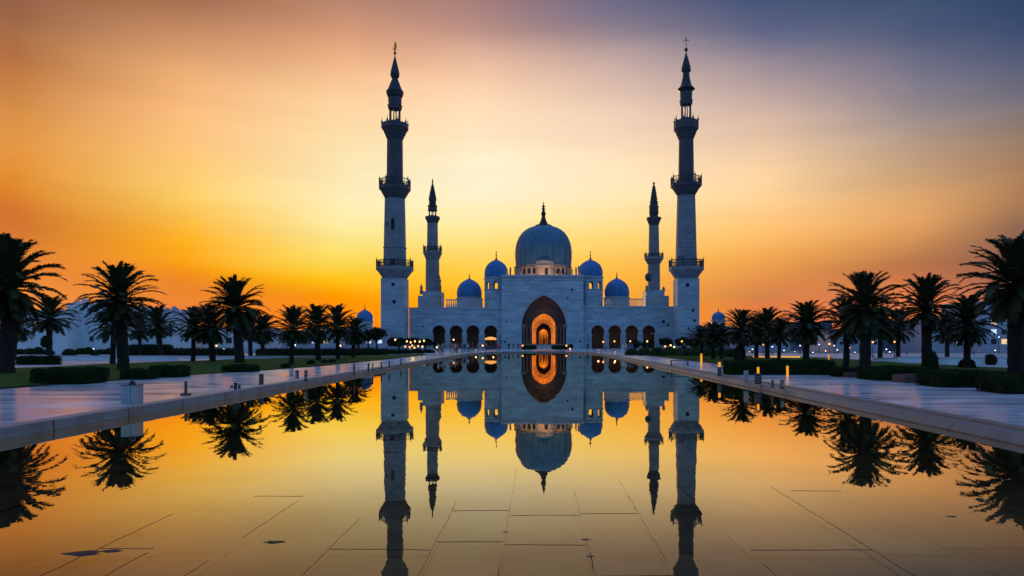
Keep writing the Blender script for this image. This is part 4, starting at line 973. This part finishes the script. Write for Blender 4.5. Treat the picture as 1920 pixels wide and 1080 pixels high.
def tree(px, py_base, py_bot, py_top, hwp, label, Y=None, n=2600, m='tree_leaf', leaf=.38, flat=1.0, group='clipped shade trees before the mosque'):
    """branching trunk under a clipped crown of leaf clumps"""
    Y = Y or GY(py_base); s = Y/FPX; x = PX(px,Y); rnd = random.Random(int(px*11)); zb, zt = PZ(py_bot,Y), PZ(py_top,Y); r = hwp*s
    root = empty('shade_tree', (x,Y,G), label, 'tree', group)
    t_ = MB(); t_.tube([(x,Y,G-.2),(x+.05,Y,(G+zb)/2),(x,Y,zb+.2)], [.28,.2,.16], 7)
    for i in range(6): a = 2*PI*i/6+rnd.random(); t_.tube([(x,Y,zb-.3),(x+.35*r*math.sin(a),Y-.35*r*math.cos(a),zb+.25*(zt-zb)),(x+.7*r*math.sin(a),Y-.7*r*math.cos(a),zb+.6*(zt-zb))], [.12,.09,.03], 5)
    t_.build('trunk', M['palm_trunk'], root)
    c = MB(); cl = []
    for i in range(26):
        a = rnd.uniform(0,2*PI); q = math.sqrt(rnd.random()); cl.append((x+q*r*.8*math.sin(a), Y-q*r*.8*math.cos(a), zb+(zt-zb)*(.2+.62*rnd.random()*(1-.35*q*q)), r*rnd.uniform(.22,.36)))
    for i in range(n):
        b = rnd.choice(cl); d = Vector((rnd.gauss(0,1),rnd.gauss(0,1),rnd.gauss(0,1))).normalized()*b[3]*rnd.uniform(.6,1.08)
        z = min(zt+.1*rnd.random(), max(zb, b[2]+d.z*.9)); c.leaf((b[0]+d.x, b[1]+d.y, z), leaf, rnd)
    c.build('crown', M[m], root); return root
for px, pb, bot, top, h_, lab in ((706,664,640,611,19,'round clipped tree touching the left minaret foot'),(690,664,641,617,15,'clipped tree left of the one at the left minaret foot'),(672,664,642,620,15,'clipped tree farthest left of the minaret foot'),
    (748,664,648,634,22,'flat clipped tree at the lit cafe, nearest the minaret'),(775,664,646,635,17,'flat clipped tree in the middle of the lit cafe'),(797,664,647,636,13,'flat clipped tree at the arcade end of the cafe'),
    (1247,664,648,633,14,'round tree left of the cross-topped minaret foot'),(1279,664,648,631,14,'round tree before the cross-topped minaret foot'),(1300,664,650,636,13,'round tree right of the cross-topped minaret foot'),
    (1191,664,652,638,12,'dark tree before the third right arch'),(1215,664,652,637,11,'dark tree before the outermost right arch'),(820,664,650,637,9,'small dark tree before the outermost left arch')):
    tree(px, pb, bot, top, h_, lab, Y=150+random.uniform(-6,6))
for i, (px, w_, tp) in enumerate(((1185,12,655),(1208,13,653),(1232,14,652),(1256,14,652),(1282,15,652),(1308,15,651),(1330,13,652),(1352,13,654),(1372,12,655))):
    blob(px, 668, tp, w_, 'bushy green shrub in the bed right of the pool end', m='shrub_green', name='shrub', n=1100, leaf=.26, shape='dome', Y=102-i*2.3, group='green shrubs right of the pool end', cat='shrub')
for i, (px, w_, tp) in enumerate(((690,14,657),(712,14,658),(735,14,656),(758,14,656),(782,13,655),(803,11,656))):
    blob(px, 668, tp, w_, 'dark shrub in the bed below the lit cafe', m='tree_leaf', name='shrub', n=900, leaf=.28, shape='dome', Y=104+i*3.5, group='dark shrubs below the lit cafe', cat='shrub')

# ------------------------------------------------------------------ planters, low walls, street furniture
for pa, pb, t0, b0, lab in ((1588,1641,699,708,'low brick planter at the foot of the planter palm'),(1696,1764,704,718.5,'low brick planter under the cone bush'),(1871,1896,719,734,'brick planter end beside the nearest right hedge')):
    Y = GY(b0); x0, x1 = PX(pa,Y), PX(pb,Y); z = PZ(t0,Y)
    m = MB(); m.bevbox(x0, x1, Y-.1, Y+1.2, G-.02, z, .04); rt = empty('brick_planter', ((x0+x1)/2,Y+.5,G), lab, 'planter', 'brick planters on the right walkway')
    m.build('planter_wall', M['brickplanter'], rt); m = MB(); m.box(x0+.1, x1-.1, Y, Y+1.1, z+.003, z+.03); m.build('soil_bed', M['soil'], rt)
def low_wall(pa, pb, tp, bp, lab, m='white_wall', Y=None):
    Y = Y or GY(bp); x0, x1 = PX(pa,Y), PX(pb,Y); z = PZ(tp,Y)
    rt = empty('low_wall', ((x0+x1)/2,Y,G), lab, 'wall'); w_ = MB(); w_.box(x0,x1,Y,Y+.4,G-.05,z); w_.build('wall', M[m], rt)
    c = MB(); c.box(x0-.05,x1+.05,Y-.06,Y+.46,z+.002,z+.07); c.build('coping', M['marble_trim'], rt)
low_wall(104,330,668,675.5,'low white wall across the left plaza')
low_wall(335,640,668.5,672.5,'long low white wall behind the tall left palms')
low_wall(1683,1735,670,679,'low pale wall left of the cone-bush palm')
low_wall(1752,1960,671,684,'low pale wall behind the ivy-footed palm')
low_wall(1640,1684,672,678,'short pale wall end right of the planter palm')
# warm-lit ledge behind the right lawn
Y = GY(672.5); rt = empty('lit_ledge', (PX(1455,Y),Y,G), 'low ledge with a warm light strip behind the right palms', 'ledge')
m = MB(); m.box(PX(1412,Y),PX(1500,Y),Y,Y+.5,G-.05,PZ(667,Y)); m.build('ledge', M['white_wall'], rt); m = MB(); m.box(PX(1412,Y),PX(1500,Y),Y-.08,Y-.004,PZ(671,Y),PZ(668,Y)); m.build('light_strip', M['strip'], rt)

# left walkway furniture
def at(px, py): Y = GY(py); return PX(px,Y), Y, Y/FPX
x, y, s = at(248,757)
rt = empty('utility_box', (x,y,G), 'pale metal utility box with a black valve on top beside the pool kerb', 'utility box')
m = MB(); m.bevbox(x-14.5*s,x+14.5*s,y-.2,y+.2,G,G+35*s,.012); b = m.build('cabinet', M['box_white'], rt)
m = MB(); m.box(x-14.9*s,x+14.9*s,y-.21,y+.21,G+35*s+.002,G+36*s); m.build('lid', M['post_dark'], rt)
m = MB(); m.box(x+3*s,x+3.6*s,y-.206,y-.201,G+2*s,G+33*s); m.box(x-8*s,x-4*s,y-.206,y-.201,G+8*s,G+8.6*s); m.build('door_seam', M['post_dark'], b)
m = MB(); z = G+36*s; m.lathe(x,y,[(.11,z),(.11,z+.03),(.07,z+.05),(.075,z+.1),(.03,z+.12),(.02,z+.15),(.012,z+.2),(.012,z+.24)],12); m.ball(x+.06,y,z+.04,.04,8); m.ball(x-.06,y-.02,z+.035,.035,8); m.build('valve', M['lead'], rt)
x, y, s = at(348.5,741)
rt = empty('mooring_post', (x,y,G), 'ball-topped dark post on a round base plate by the left kerb', 'post')
m = MB(); m.lathe(x,y,[(.19,G),(.20,G+.03),(.18,G+.07),(.06,G+.09)],20); m.build('base_plate', M['post_dark'], rt)
m = MB(); m.lathe(x,y,[(.055,G+.085),(.05,G+.40),(.062,G+.41),(.04,G+.44),(.06,G+.47),(.05,G+.51),(.01,G+.53)],14); m.build('post', M['post_dark'], rt, smooth=True, auto=40)
x, y, s = at(441.5,732)
rt = empty('pump_fitting', (x,y,G), 'short black cylinder with two side knobs by the left kerb', 'fitting')
m = MB(); m.lathe(x,y,[(.07,G),(.07,G+.02),(.062,G+.03),(.062,G+.31),(.05,G+.325)],14); m.build('cylinder', M['lead'], rt)
for sg, r, hgt in ((-1,.05,.13),(1,.045,.22)):
    m = MB(); m.tube([(x,y,G+.14),(x+sg*.16,y,G+.14)], .018, 6); m.lathe(x+sg*.16,y,[(r,G+.14-hgt/3),(r,G+.14+hgt/2)],10); m.build('knob', M['post_dark'], rt)
def slotted(px, py, hpx, wpx, lab, slots, m='post_dark', cat='bollard', grp='small bollards along the left walkway', wy=.12):
    x, y, s = at(px,py); h, w_ = hpx*s, wpx*s
    rt = empty('bollard', (x,y,G), lab, cat, grp); b = MB(); b.bevbox(x-w_/2,x+w_/2,y-wy/2,y+wy/2,G,G+h,min(.02,w_*.2)); p = b.build('post', M[m], rt)
    f_ = MB(); f_.cbox(x,y,G+.001,w_*1.25,wy*1.3,.02); f_.build('foot', M['lead'], rt)
    for u, hh in slots:
        q = MB(); q.box(x-w_*.32,x+w_*.32,y-wy/2-.006,y-wy/2-.001,G+h*u,G+h*(u+hh)); q.build('panel', M['post_pale'], p)
    return rt
slotted(490,721,20,7.5,'plain dark slab bollard nearest the knobbed cylinder', ())
slotted(557,709,15,6,'dark bollard with stepped pale panels, left of a pair', ((.15,.18),(.5,.12)))
slotted(573.5,715,21,5,'dark bollard with two pale slits, right of a pair', ((.2,.22),(.58,.2)))
slotted(664,703,20,2.2,'thin pole-like bollard in front of the far bushes', ())
slotted(691,697,16,3,'thin bollard with a thick dark head', ())
slotted(699,695,14,1.6,'very thin bollard right of the thick-headed one', ())
slotted(715,692,12.5,2.2,'thin bollard below the lit cafe, second from the far end', ())
slotted(730,690,13,2.4,'thin bollard below the lit cafe, farthest but one', ())
slotted(752,685,12,2.2,'farthest thin bollard near the left crowd', ())
slotted(158,715,10,9,'small pale square box at the left lawn edge', (), m='box_white', cat='box')
# right walkway
def lit(px, py, hpx, wpx, lab, dark=0.0, wide=0):
    x, y, s = at(px,py); h, w_ = hpx*s, wpx*s; rt = empty('light_bollard', (x,y,G), lab, 'bollard', 'glowing bollards along the right walkway')
    zb = G
    if dark:
        b = MB(); ww = (wide or wpx)*s; b.bevbox(x-ww/2,x+ww/2,y-.06,y+.06,G,G+dark*s,.012); p = b.build('sign_body', M['post_dark'], rt); zb = G+dark*s+.002
        q = MB()
        for k in range(3): q.box(x-ww*.36,x+ww*.3-.1*ww*(k%2),y-.066,y-.061,G+dark*s*(.22+.24*k),G+dark*s*(.22+.24*k)+.5*s*1.6)
        q.build('panel_lines', M['post_pale'], p)
    b = MB(); b.lathe(x,y,[(w_/2,zb),(w_/2,G+h-.06)],12); b.build('glow_tube', M['lit_column'], rt)
    b = MB(); b.lathe(x,y,[(w_*.56,G+h-.058),(w_*.56,G+h-.02),(w_*.3,G+h)],12); b.build('cap', M['bronze'], rt)
lit(1315,684.5,22.5,4,'plain glowing orange bollard before the right shrubs')
lit(1349,705,28,4.6,'glowing bollard on a tall dark sign body near the hedge start', 17, 7)
lit(1421.5,720,34,4.6,'glowing bollard standing on a squat dark sign by the pool', 20, 12)
lit(1476.5,706,22,4.4,'plain glowing orange bollard in front of the long hedge')
lit(1554,675,12,2.6,'small glowing bollard beyond the lawn left of the planter palm')
slotted(1448.5,727,15,3,'thin dark bollard on the right walkway by the pool', (), grp='small bollards on the right walkway')
slotted(1466.5,729,17,6.3,'dark bollard with a pale vertical slot by the right pool edge', ((.22,.62),), grp='small bollards on the right walkway')
slotted(1399,716,21,8,'pale stone marker between two glowing sign bollards', ((.1,.5),), m='post_pale', grp='small bollards on the right walkway')
# bench
x, y, s = at(1274,686); rt = empty('bench', (x,y,G), 'low dark metal bench by the right pool edge', 'bench')
m = MB(); m.box(x-.75,x+.75,y-.22,y+.22,G+.40,G+.45); m.build('seat', M['post_dark'], rt)
for sx in (-.68,.68):
    for sy in (-.16,.16): m = MB(); m.cbox(x+sx,y+sy,G,.05,.05,.4); m.build('leg', M['iron'], rt)
m = MB(); m.box(x-.66,x+.66,y-.02,y+.02,G+.12,G+.15); m.build('stretcher', M['iron'], rt)

# lamps
def street_lamp(px, py, Y, m, label, r=.17, group='street lamps with glowing globes', arm=0):
    x, z = PX(px,Y), PZ(py,Y); rt = empty('street_lamp', (x,Y,G), label, 'street lamp', group)
    p = MB(); p.lathe(x,Y,[(.14,G),(.12,G+.2),(.05,G+.3),(.035,z-r)],8); p.build('pole', M['iron'], rt)
    g_ = MB(); g_.ball(x,Y,z,r,10); g_.build('globe', M[m], rt)
    c = MB(); c.lathe(x,Y,[(r*.5,z+r*.9),(r*.7,z+r*.95),(.02,z+r*1.4)],8); c.build('cap', M['iron'], rt)
for px, py, Y, m, lab in ((1257.5,647.5,96,'lamp_warm','pale-poled lamp with warm globe right of the last arch'),(1247,649.5,110,'lamp_amber','amber lamp just left of the pale-poled lamp'),(1264,650.5,112,'lamp_warm','dim warm lamp just right of the pale-poled lamp'),
    (1278.5,640,104,'lamp_amber','amber lamp against the foot of the cross-topped minaret'),(1213.5,640,120,'lamp_warm','warm lamp before the outermost right arch'),(1353,637,84,'lamp_amber','amber lamp between the small palms by the right pavilion'),
    (1431,646,90,'lamp_amber','amber lamp left of the slender right palm'),(1555,645,82,'lamp_amber','amber lamp above the small glowing bollard'),(1592.5,652.5,84,'lamp_amber','low amber lamp behind the planter palm'),(1636.5,641.5,88,'lamp_amber','amber lamp right of the planter palm'),
    (1677,641,80,'lamp_amber','amber lamp left of the cone-bush palm'),(1891,655,70,'lamp_warm','warm lamp beside the right-edge palm trunk'),(406,648,92,'lamp_warm','warm lamp between the stout and tallest left palms'),(420,655,98,'lamp_white','low white lamp near the tallest left palm'),
    (553,647,110,'lamp_white','white lamp right of the lone small palm'),(632,641,110,'lamp_warm','warm lamp beside the far slender left palm'),(638,648,120,'lamp_warm','lower warm lamp near the far slender left palm'),(662,649,120,'lamp_amber','amber lamp under the low bushy palm'),
    (905,648,150,'lamp_warm','warm lamp before the innermost left arch'),(827.5,643,150,'lamp_warm','warm lamp before the outermost left arch'),(850.5,637,160,'lamp_warm','warm lamp before the second left arch'),(1152,640,150,'lamp_amber','amber lamp before the second right arch'),
    (1131,641,150,'lamp_amber','amber lamp before the first right arch'),(1182,640,150,'lamp_warm','warm lamp before the third right arch'),(1062,648,170,'lamp_amber','amber lamp right of the entrance stairs'),(1069,654,160,'lamp_amber','low amber lamp farther right of the entrance stairs'),(980,648,170,'lamp_amber','amber lamp left of the entrance stairs')):
    street_lamp(px, py, Y, m, lab, r=.001*Y+.03)
# tiny far town lamps
rnd = random.Random(5); far_spots = [(1318,645),(1362,642),(1373,643),(1405,660),(1448,650),(1470,657),(1490,660),(1524,661),(1536,646),(1548,658),(1570,656),(1603,661),(1662,655),(1668,660),(1700,662),(1776,627),(1778,650),(1826,662),(1866,657),(1873,632),(2,619),(4,650),(175,654),(218,657),(352,657),(336,657),(1411,655),(1500,648),(1520,665),(1564,648)]
for px, py in far_spots:
    street_lamp(px, py, 118+rnd.uniform(-10,6), rnd.choice(['lamp_white','lamp_white','lamp_warm']), 'tiny distant lamp with a bright globe among the far buildings', r=.1, group='tiny distant town lamps')
# cafe strings: hanging lanterns under the flat clipped trees
for i, (px, py, c) in enumerate(((741,637,'lamp_warm'),(763,640,'lamp_warm'),(770,642,'lamp_warm'),(778,640,'lamp_warm'),(787,640.5,'lamp_warm'),(795,639,'lamp_warm'),(760,650,'lamp_amber'),(768,651,'lamp_amber'),(777,652,'lamp_warm'),(784,649,'lamp_amber'),(792,650,'lamp_warm'),(773,648,'lamp_amber'),(819,651,'lamp_warm'))):
    Y = 141; x, z = PX(px,Y), PZ(py,Y); rt = empty('lantern', (x,Y,z), 'small glowing lantern hanging in the trees of the lit cafe', 'lantern', 'lanterns of the lit cafe')
    m = MB(); m.ball(x,Y,z,.15,8,.2); m.build('globe', M[c], rt); m = MB(); m.tube([(x,Y,z+.25),(x,Y,z+1.3)], .03, 4); m.build('cord', M['iron'], rt)
point('cafe_lamp', (PX(775,139),138.5,PZ(648,139)), 90, (1,.5,.12), .3)
# tall light pole with a cross arm
Y = 98.0; x = PX(1229,Y); rt = empty('light_pole', (x,Y,G), 'tall thin pale light pole with a short arm before the last right arch', 'light pole')
m = MB(); m.lathe(x,Y,[(.12,G),(.06,G+.5),(.045,PZ(625,Y))],8); m.build('pole', M['post_pale'], rt); m = MB(); m.tube([(x-.6,Y,PZ(625.5,Y)),(x+.5,Y,PZ(625.5,Y))], .04, 5); m.ball(x-.6,Y,PZ(626,Y),.1,8); m.build('arm', M['post_pale'], rt)
# orange lantern box by the right crowd
Y = 104.0; x = PX(1195.5,Y); rt = empty('lantern_box', (x,Y,G), 'glowing orange lantern box on legs right of the pool end', 'lantern')
m = MB(); m.bevbox(x-.3,x+.3,Y-.2,Y+.2,PZ(664,Y),PZ(657.5,Y),.04); m.build('glass_box', M['lit_column'], rt)
for sx in (-.25,.25): m = MB(); m.cbox(x+sx,Y,G,.05,.05,PZ(664,Y)-G); m.build('leg', M['iron'], rt)
# cafe pavilion at the innermost left arch: lit round canopy
Y = 176.0; x = PX(920,Y); rt = empty('lit_kiosk', (x,Y,G), 'round kiosk with a glowing amber canopy before the innermost left arch', 'kiosk')
m = MB(); zt = PZ(634,Y); m.lathe(x,Y,[(1.5,zt-.45),(1.45,zt),(.7,zt+.25),(.05,zt+.35)],20); m.build('canopy', M['strip'], rt)
for i in range(6): a = 2*PI*i/6; m = MB(); m.lathe(x+1.3*math.sin(a),Y-1.3*math.cos(a),[(.07,G),(.06,zt-.45)],6); m.build('post', M['iron'], rt)
m = MB(); m.lathe(x,Y,[(.9,G),(.9,G+1.0),(1.0,G+1.05)],16); m.build('counter', M['gallery'], rt)

# ------------------------------------------------------------------ people near the pool end
def person_mesh(pose):
    leg, arm = pose
    J = {'pel':(0,0,.95,.15),'sp':(0,.01,1.15,.135),'ch':(0,0,1.36,.155),'nk':(0,0,1.50,.06),'hd0':(0,-.01,1.58,.085),'hd1':(0,-.01,1.68,.10),'hd2':(0,0,1.76,.06)}
    E = [('pel','sp'),('sp','ch'),('ch','nk'),('nk','hd0'),('hd0','hd1'),('hd1','hd2')]
    for s_, n in ((-1,'l'),(1,'r')):
        f_ = leg*s_; g_ = -arm*s_
        J['hip'+n] = (s_*.10,0,.88,.10); J['kn'+n] = (s_*.11,-.10*f_-.02,.49,.065); J['an'+n] = (s_*.11,-.30*f_+.03,.08,.042); J['to'+n] = (s_*.12,-.30*f_-.14,.04,.035)
        J['sh'+n] = (s_*.19,0,1.42,.065); J['el'+n] = (s_*.25,-.10*g_+.02,1.14,.045); J['wr'+n] = (s_*.25,-.30*g_-.05,.92,.032); J['hn'+n] = (s_*.25,-.36*g_-.07,.82,.036); J['ft'+n] = (s_*.245,-.38*g_-.09,.74,.018)
        E += [('pel','hip'+n),('hip'+n,'kn'+n),('kn'+n,'an'+n),('an'+n,'to'+n),('ch','sh'+n),('sh'+n,'el'+n),('el'+n,'wr'+n),('wr'+n,'hn'+n),('hn'+n,'ft'+n)]
    names = list(J); me = bpy.data.meshes.new('person_skeleton')
    me.from_pydata([J[k][:3] for k in names], [(names.index(a), names.index(b)) for a, b in E], [])
    o = bpy.data.objects.new('person_skeleton', me); COL.objects.link(o)
    md = o.modifiers.new('skin','SKIN'); md.use_smooth_shade = True; sk = me.skin_vertices[0].data
    for i, k in enumerate(names): sk[i].radius = (J[k][3], J[k][3]*(.75 if k in ('ch','sp','pel') else 1)); 
    sk[0].use_root = True
    o.modifiers.new('sub','SUBSURF').levels = 1; o.modifiers['sub'].render_levels = 1
    dg = bpy.context.evaluated_depsgraph_get(); out = bpy.data.meshes.new_from_object(o.evaluated_get(dg)); out.name = 'person'
    bpy.data.objects.remove(o); return out
pm = [person_mesh(p) for p in ((.15,.1),(.9,.7),(-.8,-.6),(.05,-.2))]
CLO = {k: cloth(k, c) for k, c in dict(white=(.6,.6,.6), red=(.45,.03,.03), navy=(.03,.04,.09), black=(.02,.02,.02), orange=(.55,.18,.04), beige=(.4,.33,.25), grey=(.2,.2,.22), pink=(.55,.25,.22), blue=(.08,.16,.4)).items()}
def person(px, Y, mesh_i, top, bot, label, rz):
    me = pm[mesh_i].copy(); me.materials.clear()
    for m in (CLO[top], CLO[bot], M['skin'], M['hair']): me.materials.append(m)
    for p in me.polygons:
        z = p.center.z; ax = abs(p.center.x)
        p.material_index = 3 if z > 1.70 or (z > 1.58 and p.center.y > .03) else 2 if z > 1.47 or (ax > .2 and z < .95 and z > .6) else 0 if z > .93 else 1
    o = bpy.data.objects.new('person', me); COL.objects.link(o); o.location = (PX(px,Y), Y, G); o.rotation_euler = (0,0,rz); o.scale = (1.05,)*3
    tag(o, label, 'person', 'people at the pool end')
for px, Y, i, t1, b1, lab, rz in (
    (822,104,1,'white','beige','person in white top and beige trousers nearest on the left walk',1.2),(829,108,3,'beige','navy','person in beige top and dark trousers behind the nearest walker',2.6),(833,101,0,'grey','white','person in grey top and white trousers by the left kerb',.4),
    (845,112,1,'red','beige','person in red top and beige trousers on the left walk',-1.2),(848,116,0,'pink','white','person in pink top and white trousers beside the one in red',.6),(853,113,2,'white','grey','person in white top and grey trousers mid group',1.9),
    (857,120,3,'orange','black','person in orange top and black trousers mid group',3.0),(866,122,1,'grey','navy','person in grey top and navy trousers right of the group',-1.0),(871,128,0,'navy','navy','person all in navy before the third left arch',.2),
    (878,130,2,'white','navy','person in white top and navy trousers before the third left arch',1.4),(885.5,134,0,'red','grey','person in red top and grey trousers before the third left arch',2.0),(897,140,1,'beige','beige','person all in beige at the pool corner',-.8),
    (912,150,3,'orange','navy','person in orange top and navy trousers near the lit kiosk',1.0),(932,152,0,'red','red','person all in red right of the lit kiosk',.1),(936,156,2,'pink','black','person in pink top and black trousers right of the lit kiosk',2.2),
    (954,158,0,'black','black','person all in black against the portal wall',0.2),(962,165,1,'black','grey','person in black top and grey trousers left of the entrance',1.1),(972,168,3,'red','black','person in red top and black trousers left of the entrance',.5),
    (1168,112,0,'white','white','person all in white right of the pool end',-.4),(1174,110,1,'white','grey','person in white top and grey trousers right of the pool end',1.0),(1180,108,3,'grey','grey','person all in grey right of the pool end',2.0),(1185,112,2,'blue','white','person in blue top and white trousers by the lantern box',-2.0),
    (1136,140,0,'beige','black','person in beige top and black trousers before the first right arch',.0),(1102,158,2,'navy','black','person in navy top and black trousers right of the portal',.8),
    (1283,86,0,'black','black','person all in black behind the low bench',.3)):
    person(px, Y, i, t1, b1, lab, rz)
# low dark planters beside the stairs
for pa, pb, lab in ((978,1004,'dark planting bed left of the entrance stairs'),(1036,1064,'dark planting bed right of the entrance stairs')):
    hedge(pa,pb,648,655.3,.8,lab, m='tree_leaf', dens=120, leaf=.2)
blob(1070,655,645,4.5,'round dark bush right of the entrance arch', Y=190, n=500, leaf=.25, m='tree_leaf')
